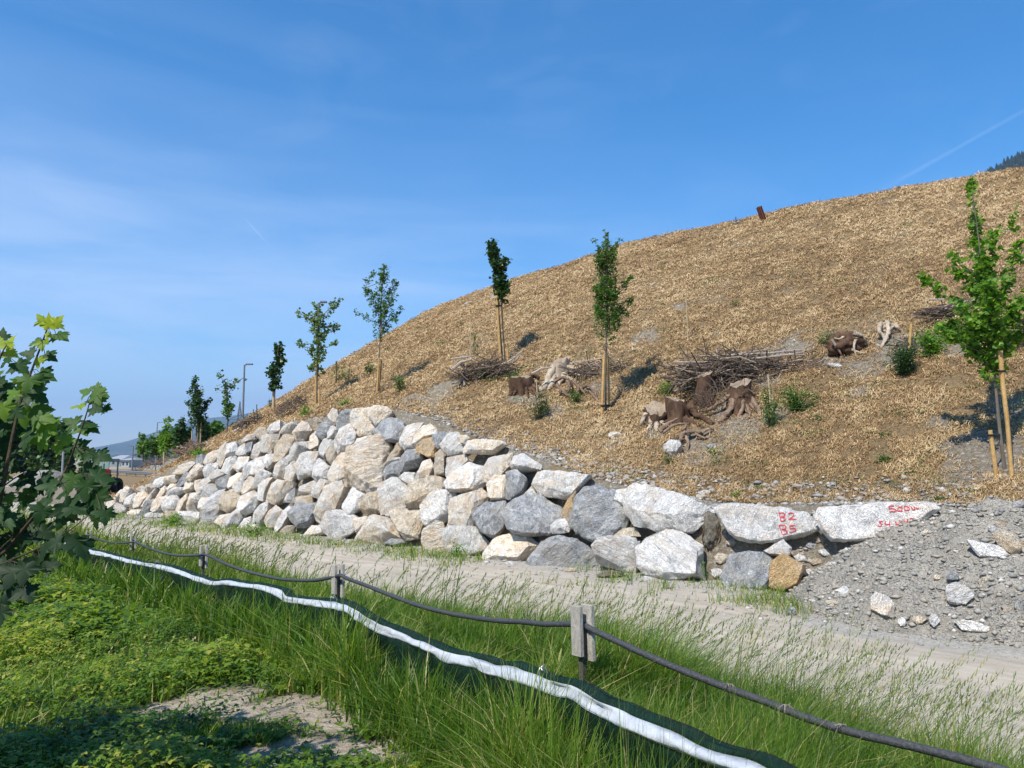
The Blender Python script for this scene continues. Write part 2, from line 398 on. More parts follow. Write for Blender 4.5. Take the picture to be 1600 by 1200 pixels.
ROCK = {
 'W': mat_rock('pale_grey_white_rock', [(.30, (.46, .43, .39)), (.38, (.76, .72, .65)), (.58, (.88, .85, .79))], (.20, .20, .20), .75, (.62, .47, .31), .55),
 'C': mat_rock('cream_rock', [(.30, (.42, .29, .18)), (.40, (.80, .62, .44)), (.58, (.88, .78, .63))], (.28, .22, .16), .65, (.66, .64, .60), .7),
 'G': mat_rock('blue_grey_veined_rock', [(.36, (.10, .11, .125)), (.47, (.26, .275, .295)), (.60, (.60, .60, .59))], (.80, .80, .77), .95, (.40, .36, .29), .45),
 'T': mat_rock('tan_grey_rock', [(.3, (.17, .135, .095)), (.43, (.44, .36, .26)), (.60, (.70, .60, .45))], (.70, .66, .58), .6, (.48, .33, .17), .45),
 'O': mat_rock('ochre_rock', [(.25, (.30, .17, .06)), (.45, (.50, .31, .12)), (.7, (.60, .43, .22))], (.2, .13, .06), .5, (.5, .45, .38), .3),
}
ROCK['L'] = mat_rock('light_slate_rock', [(.32, (.27, .27, .27)), (.42, (.60, .58, .55)), (.54, (.86, .83, .77))], (.88, .86, .82), .8, (.62, .50, .38), .4)

def mat_leaf(name, stops, trans=.35, rough=.5, tcol=None):
    m, nt = newmat(name); t = attr(nt, 'tint'); c = ramp(nt, t, stops)
    tc2 = ramp(nt, t, [(p, (min(1, q[0] * 2.2), min(1, q[1] * 2.0), q[2] * 1.0)) for p, q in stops])
    return finish(m, nt, c, rough, trans=trans, spec=.4, transcol=tc2)
def mat_bark(name, c0, c1, scale=18):
    m, nt = newmat(name); P = geo(nt)
    S = nd(nt, 'ShaderNodeMapping', None, {0: P, 'Scale': (1, 1, .3)}).outputs[0]
    n = nz(nt, S, scale, 6, .7, .5); c = ramp(nt, n, [(.3, c0), (.7, c1)])
    c = mixc(nt, .35, c, ramp(nt, nz(nt, P, 4, 4), [(.35, c0), (.65, tuple(x * 1.1 for x in c1))]))
    return finish(m, nt, c, .85, n, .8, .03, .2)
def mat_plain(name, col, rough=.7, var=.25, scale=12, metallic=0, bump=.3, spec=.35):
    m, nt = newmat(name); P = geo(nt); n = nz(nt, P, scale, 5, .65)
    c = ramp(nt, n, [(.3, tuple(x * (1 - var) for x in col)), (.7, tuple(min(1, x * (1 + var)) for x in col))])
    return finish(m, nt, c, rough, n, bump, .01, spec, metallic=metallic)

M = {}
M['straw_ground'] = mat_straw_ground(); M['strand'] = mat_strand(); M['soil'] = mat_soilface(); M['gravel'] = mat_gravel()
M['track'] = mat_track(); M['bank'] = mat_bank(); M['far'] = mat_far()
M['grass'] = mat_leaf('grass_blades', [(0, (.024, .056, .008)), (.4, (.075, .158, .014)), (.75, (.18, .28, .035)), (.92, (.33, .32, .10)), (1, (.52, .42, .19))], .4, .45)
M['herb'] = mat_leaf('herb_leaves', [(0, (.03, .075, .008)), (.5, (.10, .19, .014)), (.85, (.24, .32, .03)), (1, (.38, .36, .07))], .4, .45)
M['dry'] = mat_leaf('dry_stalks', [(0, (.06, .11, .02)), (.45, (.15, .21, .05)), (.8, (.28, .27, .10)), (1, (.44, .36, .19))], .25, .6)
M['leaf_dark'] = mat_leaf('dark_green_leaves', [(0, (.014, .040, .012)), (.6, (.034, .085, .022)), (1, (.09, .17, .04))], .22, .4)
M['leaf_mid'] = mat_leaf('mid_green_leaves', [(0, (.028, .075, .014)), (.6, (.07, .16, .027)), (1, (.17, .27, .05))], .35, .55)
M['leaf_pale'] = mat_leaf('pale_green_leaves', [(0, (.05, .10, .032)), (.6, (.12, .20, .065)), (1, (.22, .31, .12))], .3, .45)
M['leaf_fresh'] = mat_leaf('fresh_green_leaves', [(0, (.04, .11, .012)), (.55, (.11, .24, .025)), (1, (.25, .40, .05))], .42, .55)
M['maple'] = mat_leaf('maple_leaves', [(0, (.008, .028, .008)), (.5, (.026, .078, .012)), (.8, (.13, .25, .02)), (1, (.36, .42, .02))], .38, .6)
M['spruce'] = mat_plain('spruce_needles', (.010, .022, .014), .9, .4, .2)
M['bark'] = mat_bark('young_bark', (.08, .065, .05), (.22, .19, .15))
M['stem'] = mat_bark('green_brown_stem', (.04, .03, .022), (.12, .085, .05))
M['stake'] = mat_bark('orange_softwood_stake', (.34, .19, .06), (.60, .40, .17), 26)
M['lath'] = mat_bark('weathered_lath', (.32, .24, .14), (.52, .42, .28), 30)
M['stump_wood'] = mat_bark('bleached_root_wood', (.20, .15, .10), (.60, .50, .38), 16)
M['stump_dark'] = mat_bark('dark_stump_bark', (.015, .009, .006), (.17, .098, .06), 14)
M['stump_cut'] = mat_bark('sawn_wood', (.17, .125, .085), (.42, .33, .235), 26)
M['root_red'] = mat_bark('reddish_root_wood', (.07, .045, .03), (.36, .25, .17), 18)
def mat_twig():
    m, nt = newmat('grey_brown_twigs'); c = ramp(nt, attr(nt, 'tint'), [(0, (.022, .014, .010)), (.45, (.075, .05, .036)), (.75, (.20, .145, .105)), (1, (.42, .33, .25))])
    return finish(m, nt, mixc(nt, .3, c, ramp(nt, nz(nt, geo(nt), 30, 4), [(.35, (.03, .02, .014)), (.65, (.32, .25, .18))])), .9)
M['twig'] = mat_twig()
M['pole'] = mat_bark('bleached_branches', (.26, .20, .16), (.52, .45, .38), 30)
M['board'] = mat_bark('weathered_board', (.30, .27, .22), (.55, .51, .44), 40)
M['board_dark'] = mat_bark('dark_weathered_board', (.06, .052, .042), (.16, .14, .11), 40)
M['rubber'] = mat_plain('black_rubber', (.02, .02, .022), .55, .3, 40)
M['rope'] = mat_plain('black_hose', (.055, .056, .058), .5, .45, 60, bump=.8)
M['galv'] = mat_plain('galvanised_steel', (.45, .46, .47), .4, .12, 30, metallic=.7)
M['rust'] = mat_plain('rusty_steel', (.12, .035, .02), .85, .5, 10)
M['lamp_metal'] = mat_plain('grey_painted_metal', (.16, .18, .20), .5, .1)
# ---------------------------------------------------------------- ground sheets
def grid_mesh(name, ss, ts, fn, mat, soilfn=None, kind='structure', label=None):
    S, T = np.meshgrid(ss, ts, indexing='ij'); X, Y = xy(S, T); Z = fn(X, Y)
    v = np.stack([X, Y, Z], -1).reshape(-1, 3)
    n, m = S.shape; i = np.arange((n - 1) * m).reshape(n - 1, m)[:, :-1].ravel()
    q = np.stack([i, i + m, i + m + 1, i + 1], -1)
    a = np.zeros(n * m) if soilfn is None else soilfn(X, Y, Z, S, T).ravel()
    me = np_mesh(name, v, quads=q[:, ::-1], attrs={'soil': a}, smooth=True)
    o = link(name, me, mat); o['kind'] = kind
    if label: tag(o, label, name.replace('_', ' '))
    return o

soil_px = [(1090, 700, 1.0), (1150, 668, .9), (1210, 650, .6), (1030, 672, .5), (1350, 572, .9), (1300, 560, .6), (1430, 545, .8), (1565, 700, .8), (1540, 690, .6), (1590, 640, .9),
           (1060, 480, .5), (1010, 520, .7), (940, 600, .6), (830, 625, .5), (700, 612, .7), (800, 560, .5), (1250, 545, .6), (640, 620, .4), (960, 690, .5),
           (1400, 560, .7), (1470, 660, .4), (870, 640, .5), (1200, 590, .5), (1500, 545, .6), (1120, 520, .35), (1340, 610, .4)]
SOILP = [(hit(a, b), r * (.62 if b < 556 and a < 1240 else 1)) for a, b, r in soil_px]
def soil_hill(X, Y, S, T):
    a = np.zeros_like(X)
    for p, r in SOILP:
        a = np.maximum(a, .88 * (.75 + .7 * (fbm(X * 2.3, Y * 2.3, 24, 3) - .35)) * np.exp(-((X - p.x) ** 2 + (Y - p.y) ** 2) / (2 * (r * .75) ** 2)))
    a = a + np.minimum(.45, np.clip(fbm(X * .7, Y * .7, 21, 4) - .57, 0, 1) * 4)
    sw = 14.25 + .35 * np.interp(T, HT, HZ)
    e = (S - sw) + 1.2 * (fbm(X * .9, Y * .9, 33, 3) - .5)
    a = np.maximum(a, np.clip(1.0 - e / .32, 0, 1))
    a = np.maximum(a, np.clip((pile(S, T) + .25 - np.interp(T, HT, HZ)) * 1.5, 0, 1) * np.clip(1.3 - (S - 15.0) / 1.2, 0, 1))
    a = np.maximum(a, np.clip((T - 40 + (S - 18) * -.4) / 12, 0, .55) * np.clip(1.6 - (S - 18) / 8, 0, 1))
    return np.clip(a, 0, 1)

ss = np.concatenate([np.arange(14.25, 16.2, .07), np.arange(16.2, 24, .13), np.arange(24, 39, .22), np.arange(39, 70, 1.5)])
ts_ = np.concatenate([np.arange(-22, -4, .4), np.arange(-4, 40, .16), np.arange(40, 85, .5), np.arange(85, 180, 3.0)])
def fill_fn(X, Y):
    return hill(*st(X, Y))
grid_mesh('hillside', ss, ts_, fill_fn, M['straw_ground'], lambda X, Y, Z, S, T: soil_hill(X, Y, S, T))

# bank (grass soil) and track share the edge line s = edge_s(t)
def band(name, fa, fb, n, ts, fn, mat, soilfn):
    q = np.linspace(0, 1, n)[:, None]; T = np.repeat(ts[None], n, 0); S = fa(ts)[None] * (1 - q) + fb(ts)[None] * q
    X, Y = xy(S, T); Z = fn(X, Y); v = np.stack([X, Y, Z], -1).reshape(-1, 3); m = len(ts)
    i = np.arange((n - 1) * m).reshape(n - 1, m)[:, :-1].ravel()
    me = np_mesh(name, v, quads=np.stack([i, i + 1, i + m + 1, i + m], -1), attrs={'soil': soilfn(X, Y, S, T).ravel()}, smooth=True)
    o = link(name, me, mat); o['kind'] = 'structure'; return o
sand_px = [(320, 1105, .50, .22), (350, 1092, .4, .2), (470, 1108, .62, .2), (530, 1120, .45, .2), (430, 1098, .3, .15), (600, 1170, .5, .13), (440, 1185, .3, .12), (820, 1160, .35, .12), (700, 1140, .22, .1), (500, 1165, .3, .1)]
SANDP = [(hit(a, b), rx, ry) for a, b, rx, ry in sand_px]
def sand(X, Y):
    a = np.zeros_like(X)
    wob = 1.7 * (fbm(X * 3.5, Y * 3.5, 41, 4) - .5)
    for p, rx, ry in SANDP:
        a = np.maximum(a, 1.32 - np.sqrt(((X - p.x) / rx) ** 2 + ((Y - p.y) / (ry * 1.9)) ** 2) + wob)
    return np.clip(a * 2, 0, 1)
def sandnear(X, Y):
    a = np.zeros_like(X)
    for p, rx, ry in SANDP: a = np.maximum(a, np.exp(-(((X - p.x) / (rx * 1.3)) ** 2 + ((Y - (p.y - .25)) / (ry * 1.9 + .35)) ** 2)))
    return a
tt = np.concatenate([np.arange(-12, 20, .12), np.arange(20, 60, .4), np.arange(60, 140, 2.0)])
gz = lambda X, Y: bank(*st(X, Y)) + .03 * (fbm(X * .8, Y * .8, 2, 3) - .5) + .05 * (fbm(X * 3, Y * 3, 77, 3) - .5)
band('grassy_bank', lambda t: t * 0 - 9, lambda t: edge_s(t), 150, tt, gz, M['bank'], lambda X, Y, S, T: sand(X, Y))
def trackz(X, Y):
    s, t = st(X, Y); e = np.clip((s - edge_s(t)) / .4, 0, 1) * np.clip((14.3 - s) / .3, 0, 1)
    e2 = np.clip((s - edge_s(t)) / .4, 0, 1)
    rut = -.035 * np.exp(-((s - 9.7 - .4 * np.sin(t * .3)) / .3) ** 2) - .03 * np.exp(-((s - 11.4 - .4 * np.sin(t * .3)) / .3) ** 2)
    sh = .10 * np.clip((s - 12.9) / 1.0, 0, 1) * (fbm(X * 2.2, Y * 2.2, 8, 3))
    return bank(s, t) + .03 * (fbm(X * .8, Y * .8, 2, 3) - .5) + .05 * (fbm(X * 3, Y * 3, 77, 3) - .5) * (1 - e2) + e2 * (rut + sh + .012 * (fbm(X * 6, Y * 6, 3, 3) - .5))
def track_soil(X, Y, S, T):
    e = (S - 12.6) / 1.1 + .9 * (fbm(X * .8, Y * .8, 61, 4) - .5)
    e = np.maximum(e, (S - np.interp(T, ST, SB) + .9) / .7 * (T < 6.6) + .9 * (fbm(X * 1.2, Y * 1.2, 62, 4) - .5))
    return np.clip(e, 0, 1) * .9
band('dirt_track', lambda t: edge_s(t), lambda t: t * 0 + 14.25, 60, tt, trackz, M['track'], track_soil)

# gravel heap tipped against the right end of the wall
def pilez(X, Y):
    s, t = st(X, Y); p = pile(s, t); m = np.clip(p / .25, 0, 1)
    r = p + m * (.34 * (fbm(X * 1.7, Y * 1.7, 50, 4) - .5) + .20 * (fbm(X * 6, Y * 6, 51, 4) - .5)) - .05 * (1 - m)
    back = np.clip((s - 14.6) / .7, 0, 1)
    return r * (1 - back) + back * (np.minimum(r, hill(s, t, False) + .06))
o = grid_mesh('gravel_heap', np.arange(11.2, 15.6, .035), np.arange(-5, 6.4, .04), pilez, M['gravel'], kind='stuff')
tag(o, 'heap of grey sandy gravel banked up against the right end of the rock wall', 'gravel')

# far open ground, one sheet out past the horizon
bm = bmesh.new(); R_ = [0, 20, 60, 120, 250, 600, 1500, 4000, 9000, 16500]; NA = 48; rings = []
for r in R_:
    rings.append([bm.verts.new((r * math.cos(2 * math.pi * k / NA), 30 + r * math.sin(2 * math.pi * k / NA), -.09)) for k in range(NA)] if r else [bm.verts.new((0, 30, -.09))])
for i in range(len(R_) - 1):
    for k in range(NA):
        k2 = (k + 1) % NA
        if i == 0: bm.faces.new((rings[0][0], rings[1][k], rings[1][k2]))
        else: bm.faces.new((rings[i][k], rings[i + 1][k], rings[i + 1][k2], rings[i][k2]))
me = bpy.data.meshes.new('ground'); bm.to_mesh(me); bm.free()
link('ground', me, M['far'])['kind'] = 'structure'

# ---------------------------------------------------------------- straw mulch strands lying on the slope (uncountable)
def strands(N, y0, y1, seed, lmul=1.0, wmul=1.0):
    r = np.random.default_rng(seed)
    u = r.uniform(-.55, .80, N); Y = np.exp(r.uniform(math.log(y0), math.log(y1), N)); X = u * Y
    s, t = st(X, Y); sw = 14.25 + .35 * np.interp(t, HT, HZ)
    soil = soil_hill(X, Y, s, t)
    clump = .5 * fbm(X * 1.7, Y * 1.7, 71, 3) + .5 * fbm(X * 5, Y * 5, 74, 2)
    ok = (s > sw + .15) & (s < 39.5) & (r.random(N) > soil * .93 + np.clip((.47 - clump) * 3, 0, .6)) & (t < 60)
    X, Y, s, t, clump = X[ok], Y[ok], s[ok], t[ok], clump[ok]; n = len(X)
    Z = hill(s, t)
    e = .15; gx = (hill(*st(X + e, Y)) - Z) / e; gy = (hill(*st(X, Y + e)) - Z) / e
    az = r.uniform(0, 2 * np.pi, n); L = r.uniform(.04, .14, n) * (Y / 20) ** .7 * lmul; w = .0073 * (Y / 20) * r.uniform(.6, 1.4, n) * wmul
    dx, dy = np.cos(az), np.sin(az); lift = np.abs(r.normal(0, .30, n)) + .02
    dz = dx * gx + dy * gy + lift
    nrm = np.sqrt(dx * dx + dy * dy + dz * dz); D = np.stack([dx, dy, dz], -1) / nrm[:, None] * L[:, None]
    side = np.stack([-dy, dx, -dy * gx + dx * gy + r.normal(0, .5, n)], -1); side /= np.linalg.norm(side, axis=1)[:, None]; side *= w[:, None]
    B = np.stack([X, Y, Z + r.uniform(-.01, .05, n) * (Y / 20) + .22 * (clump - .45)], -1)
    bend = np.stack([np.zeros(n), np.zeros(n), r.uniform(-.02, .05, n)], -1)
    V = np.stack([B - side, B + side, B + D * .55 + side * .9 + bend, B + D * .55 - side * .9 + bend, B + D], 1)
    tint = np.clip(r.normal(.50, .23, n) + 1.3 * (clump - .5) + .45 * (fbm(X * .35, Y * .35, 72, 3) - .5) + .3 * (fbm(X * .12, Y * .12, 73, 2) - .5), 0, 1)  # clump hollows tinted darker, painting the shade between tufts of straw
    i = np.arange(n) * 5
    return V.reshape(-1, 3), np.stack([i, i + 1, i + 2, i + 3], -1), np.stack([i + 3, i + 2, i + 4], -1), np.repeat(tint, 5)
V, Q, T3, A = strands(860000, 12.5, 58, 5)
o = link('straw_mulch', np_mesh('straw_mulch', V, T3, Q, {'tint': A}), M['strand'])
tag(o, 'golden brown straw mulch strewn over the whole hillside above the rocks', 'straw', kind='stuff')

# ---------------------------------------------------------------- grass
def blades(X, Y, H, W, lean, az, tint, zoff=-.02, seg3=True, r=rng):
    n = len(X); Z = G(X, Y) + zoff
    B = np.stack([X, Y, Z], -1); D = np.stack([np.cos(az), np.sin(az), np.zeros(n)], -1)
    fa = r.uniform(0, np.pi, n); Sd = np.stack([np.cos(fa), np.sin(fa), np.zeros(n)], -1) * (W[:, None] * .5)
    up = np.array([0, 0, 1.0])
    def pt(q): return B + D * (lean * H * q ** 2)[:, None] + up * (H * (q - .28 * lean * q ** 2))[:, None]
    qs = [0, .35, .7] if seg3 else [0, .5]
    V = []
    for q, ww in zip(qs, (1, .85, .55)):
        p = pt(q); V += [p - Sd * ww, p + Sd * ww]
    V.append(pt(1.0)); k = len(V); V = np.stack(V, 1).reshape(-1, 3); i = np.arange(n) * k
    qd = [np.stack([i + 2 * j, i + 2 * j + 1, i + 2 * j + 3, i + 2 * j + 2], -1) for j in range(len(qs) - 1)]
    j = 2 * (len(qs) - 1)
    t3 = np.stack([i + j, i + j + 1, i + k - 1], -1)
    return V, np.concatenate(qd), t3, np.repeat(tint, k)
def merge(parts):
    Vs, Qs, Ts, As = [], [], [], []; o_ = 0
    for V, Q, T, A in parts:
        Vs.append(V); As.append(A); Qs.append(Q + o_); Ts.append(T + o_); o_ += len(V)
    return np.concatenate(Vs), np.concatenate(Qs), np.concatenate(Ts), np.concatenate(As)
def herbmask(X, Y):
    s, t = st(X, Y)
    a = -X / Y + .9 * (fbm(X * 1.1, Y * 1.1, 90, 3) - .5) - .10 - .22 * np.clip((Y - 6) / 4, 0, 1)
    return np.clip(a * 4, 0, 1) * np.clip((5.2 - s) / .8, 0, 1)
def field(N, y0, y1, seed, u0=-.8, u1=.8):
    r = np.random.default_rng(seed); u = r.uniform(u0, u1, N); Y = np.exp(r.uniform(math.log(y0), math.log(y1), N)); X = u * Y
    s, t = st(X, Y); return r, X, Y, s, t
band_px = [(1290, 1262, 2.45, 32), (1175, 1206, 2.75, 30), (1100, 1182, 2.95, 30), (1040, 1152, 3.15, 29), (980, 1127, 3.35, 28), (930, 1104, 3.6, 27), (890, 1082, 3.85, 26), (850, 1069, 4.1, 24), (800, 1053, 4.4, 21), (760, 1044, 4.7, 20), (735, 1034, 4.9, 19), (700, 1027, 5.15, 18), (680, 1018, 5.3, 15), (665, 1012, 5.45, 14),
           (630, 997, 5.8, 16), (600, 985, 6.1, 15), (575, 972, 6.4, 15), (550, 957, 6.75, 15), (528, 948, 7.1, 14), (500, 944, 7.4, 13), (470, 940, 7.8, 12), (448, 936, 8.1, 12), (436, 926, 8.3, 12), (420, 921, 8.5, 11), (400, 917, 8.8, 10), (370, 913, 9.3, 9), (350, 911, 9.7, 9), (330, 911, 10.1, 8), (310, 905, 10.5, 9), (285, 896, 11.0, 9), (262, 889, 11.5, 9), (240, 884, 12.0, 7),
           (210, 879, 12.7, 7), (180, 871, 13.5, 7), (150, 864, 14.4, 7), (120, 856, 15.3, 6), (100, 849, 16.0, 6), (80, 840, 17.0, 6), (60, 829, 18.2, 5), (48, 822, 19, 5)]
_f = [(st(p.x, p.y), p.z - float(G(p.x, p.y))) for p in (at(a, b, c) for a, b, c, d in band_px)]
_f.sort(key=lambda q: q[0][1]); FT = [float(q[0][1]) for q in _f]; FS = [float(q[0][0]) for q in _f]; FH = [q[1] for q in _f]
print('fence t', FT[0], FT[-1], 's', FS[0], FS[-1], 'h', [round(h, 2) for h in FH[::6]])
def lawn(N, y0, y1, seed, seg3):
    r, X, Y, s, t = field(N, y0, y1, seed)
    e = edge_s(t); edgew = e - .15 + 1.1 * (fbm(X * 1.3, Y * 1.3, 91, 3) - .5)
    dens = np.where(s < edgew, 1.0, np.clip(1 - (s - edgew) / .5, 0, .12))
    tuft = fbm(X * 2.6, Y * 2.6, 92, 3)
    dens = dens * np.clip(.35 + 1.9 * (tuft - .33), .1, 1)
    dens = dens * (1 - .97 * np.clip(sand(X, Y) * 1.5, 0, 1)) * (1 - .72 * herbmask(X, Y)) * (t < 45)
    _fs = np.interp(t, FT, FS); dens = np.maximum(dens, .9 * np.exp(-((s - _fs + .14) / .16) ** 2) * (t < FT[-1] + 1))
    ok = r.random(N) < dens; X, Y, s, t, tuft = X[ok], Y[ok], s[ok], t[ok], tuft[ok]; n = len(X)
    # lush belt between the strip fence and the track, shorter sward near the camera
    fs = np.interp(t, FT, FS); fh = np.interp(t, FT, FH)
    lush = np.clip((s - fs - .05) / .3, 0, 1); hs_ = np.interp(t, [-3, 3.3, 7.7, 12.6, 18.1, 24], [3.85, 4.42, 5.45, 6.2, 7.3, 8.0])
    lush = lush * (.62 + .5 * np.clip((s - hs_ - .1) / .5, 0, 1))
    front = np.exp(-((s - fs + .16) / .24) ** 2) * (t < FT[-1] + 1)
    H = np.maximum((.16 + .27 * lush) * (.75 + .6 * fbm(X * .8, Y * .8, 94, 2)), np.minimum(.60, fh * 1.0 + .02) * front) * (.45 + 1.15 * tuft) * r.uniform(.55, 1.35, n) * (1 - .35 * np.clip((s - edge_s(t) + .8) / .8, 0, 1))
    H = H * (1 - .62 * sandnear(X, Y) * np.clip((fs - s - .35) / .3, 0, 1))
    W = np.maximum(.0045, .0013 * Y) * r.uniform(.7, 1.7, n) * np.where(s < fs, 1.35, 1.0)
    tint = np.clip(.42 + r.normal(0, .17, n) + .55 * (tuft - .5) + .10 * (fbm(X * .7, Y * .7, 93, 2) - .5) * 2 + (r.random(n) < .10) * .5 + .12 * np.clip((s - edge_s(t) + 1.0), 0, 1) + .12 * np.clip(Y / 20 - .5, 0, 1), 0, 1)
    return blades(X, Y, H, W, np.abs(r.normal(.55, .42, n)), r.normal(-.35, 1.5, n), tint, seg3=seg3, r=r)
parts_ = [lawn(290000, 2.2, 7.5, 1, True), lawn(280000, 7.5, 34, 2, False)]
V, Q, T3, A = merge(parts_)
o = link('meadow_grass', np_mesh('meadow_grass', V, T3, Q, {'tint': A}), M['grass'])
tag(o, 'lush green meadow grass covering the bank on both sides of the strip fence', 'grass', kind='stuff')

# tall flowering stalks along the track edge, leaning right
def stalks(N, y0, y1, seed, smin, smax, h0, h1):
    r, X, Y, s, t = field(N, y0, y1, seed, -.75, .75)
    gp = fbm(X * .9, Y * .9, 95, 3)
    ok = (s > edge_s(t) - smin) & (s < edge_s(t) + smax + .5 * (gp - .5)) & (r.random(N) < np.clip((gp - .34) * 3.2, .05, 1)) & (t > -6) & (t < 34)
    X, Y, s, t = X[ok], Y[ok], s[ok], t[ok]; n = len(X)
    H = r.uniform(h0, h1, n); W = np.maximum(.0034, .0010 * Y); lean = np.abs(r.normal(.5, .25, n)); az = r.normal(-.25, .5, n)
    tint = np.clip(r.normal(.30, .25, n), 0, 1)
    st3 = blades(X, Y, H, W * 1.3, lean, az, tint, r=r)
    # seed heads: slender spikelets round the last fifth of the stalk
    Vs = []; k = 9
    Z = G(X, Y) - .02
    for j in range(k):
        q = .80 + .20 * j / (k - 1)
        p = np.stack([X + np.cos(az) * lean * H * q * q, Y + np.sin(az) * lean * H * q * q, Z + H * (q - .28 * lean * q * q)], -1)
        a = r.uniform(0, 2 * np.pi, n); L = H * r.uniform(.03, .055, n)
        d = np.stack([np.cos(az) * lean * .8 + np.cos(a) * .22, np.sin(az) * lean * .8 + np.sin(a) * .22, np.full(n, .85)], -1) * L[:, None]
        sd_ = np.stack([-np.sin(a), np.cos(a), np.zeros(n)], -1) * (W * .9)[:, None]
        Vs.append(np.stack([p - sd_, p + sd_, p + d], 1))
    Vh = np.stack(Vs, 1).reshape(-1, 3); i = np.arange(n * k) * 3
    return merge([st3, (Vh, np.zeros((0, 4), int), np.stack([i, i + 1, i + 2], -1), np.repeat(np.clip(tint + .15, 0, 1), 3 * k))])
V, Q, T3, A = merge([stalks(12500, 2.8, 11, 21, 1.9, .35, .55, 1.1), stalks(20000, 11, 30, 22, 1.8, .3, .5, 1.0)])
o = link('tall_seed_grass', np_mesh('tall_seed_grass', V, T3, Q, {'tint': A}), M['dry'])
tag(o, 'tall thin seed grass with flowering heads leaning over the edge of the track', 'seed grass', kind='stuff')

# low leafy herbs, bottom left
def herbs(N, y0, y1, seed):
    r, X, Y, s, t = field(N, y0, y1, seed, -.85, .55)
    hm = herbmask(X, Y); pl = fbm(X * 1.8, Y * 1.8, 97, 3)
    dens = np.maximum(hm, .34 * (s < 4.6)) * np.clip(.3 + 2 * (pl - .3), .1, 1) * (1 - .84 * sand(X, Y))
    ok = r.random(N) < dens; X, Y, pl, hm = X[ok], Y[ok], pl[ok], hm[ok]; n = len(X)
    base = np.stack([X, Y, G(X, Y)], -1); Hh = (.06 + .36 * pl) * (.4 + .6 * hm) * r.uniform(.3, 1.1, n) * (1 - .6 * sandnear(X, Y))
    C_ = base + np.stack([r.normal(0, .02, n), r.normal(0, .02, n), Hh], -1)
    sp_ = fbm(X * .8, Y * .8, 98, 2); V = []; L = np.maximum(.021, .0046 * Y) * r.uniform(.7, 1.7, n) * (.7 + 1.6 * np.clip(sp_ - .3, 0, 1))
    tint = np.clip(r.normal(.46, .2, n) + .8 * (Hh - .17) + (r.random(n) < .04) * .4 + 1.1 * (fbm(X * .9, Y * .9, 99, 3) - .5), 0, 1)
    a0 = r.uniform(0, 2 * np.pi, n)
    Vs, As = [], []
    for j in range(3):
        a = a0 + j * 2.1 + r.normal(0, .25, n); tl = r.normal(.05, .35, n)
        d = np.stack([np.cos(a), np.sin(a), tl], -1) * L[:, None]; sd_ = np.stack([-np.sin(a), np.cos(a), r.normal(0, .25, n)], -1) * (L * .36)[:, None]
        droop = np.zeros((n, 3)); droop[:, 2] = -L * .22
        Vs.append(np.stack([C_, C_ + d * .5 + sd_, C_ + d + droop, C_ + d * .5 - sd_], 1))
    V = np.stack(Vs, 1).reshape(-1, 3); i = np.arange(n * 3) * 4
    return V, np.stack([i, i + 1, i + 2, i + 3], -1), np.zeros((0, 3), int), np.repeat(tint, 12)
V, Q, T3, A = merge([herbs(110000, 2.3, 14, 31)])
o = link('leafy_groundcover', np_mesh('leafy_groundcover', V, None, Q, {'tint': A}), M['herb'])
tag(o, 'dense low leafy green weeds filling the ground at bottom left', 'ground cover', kind='stuff')

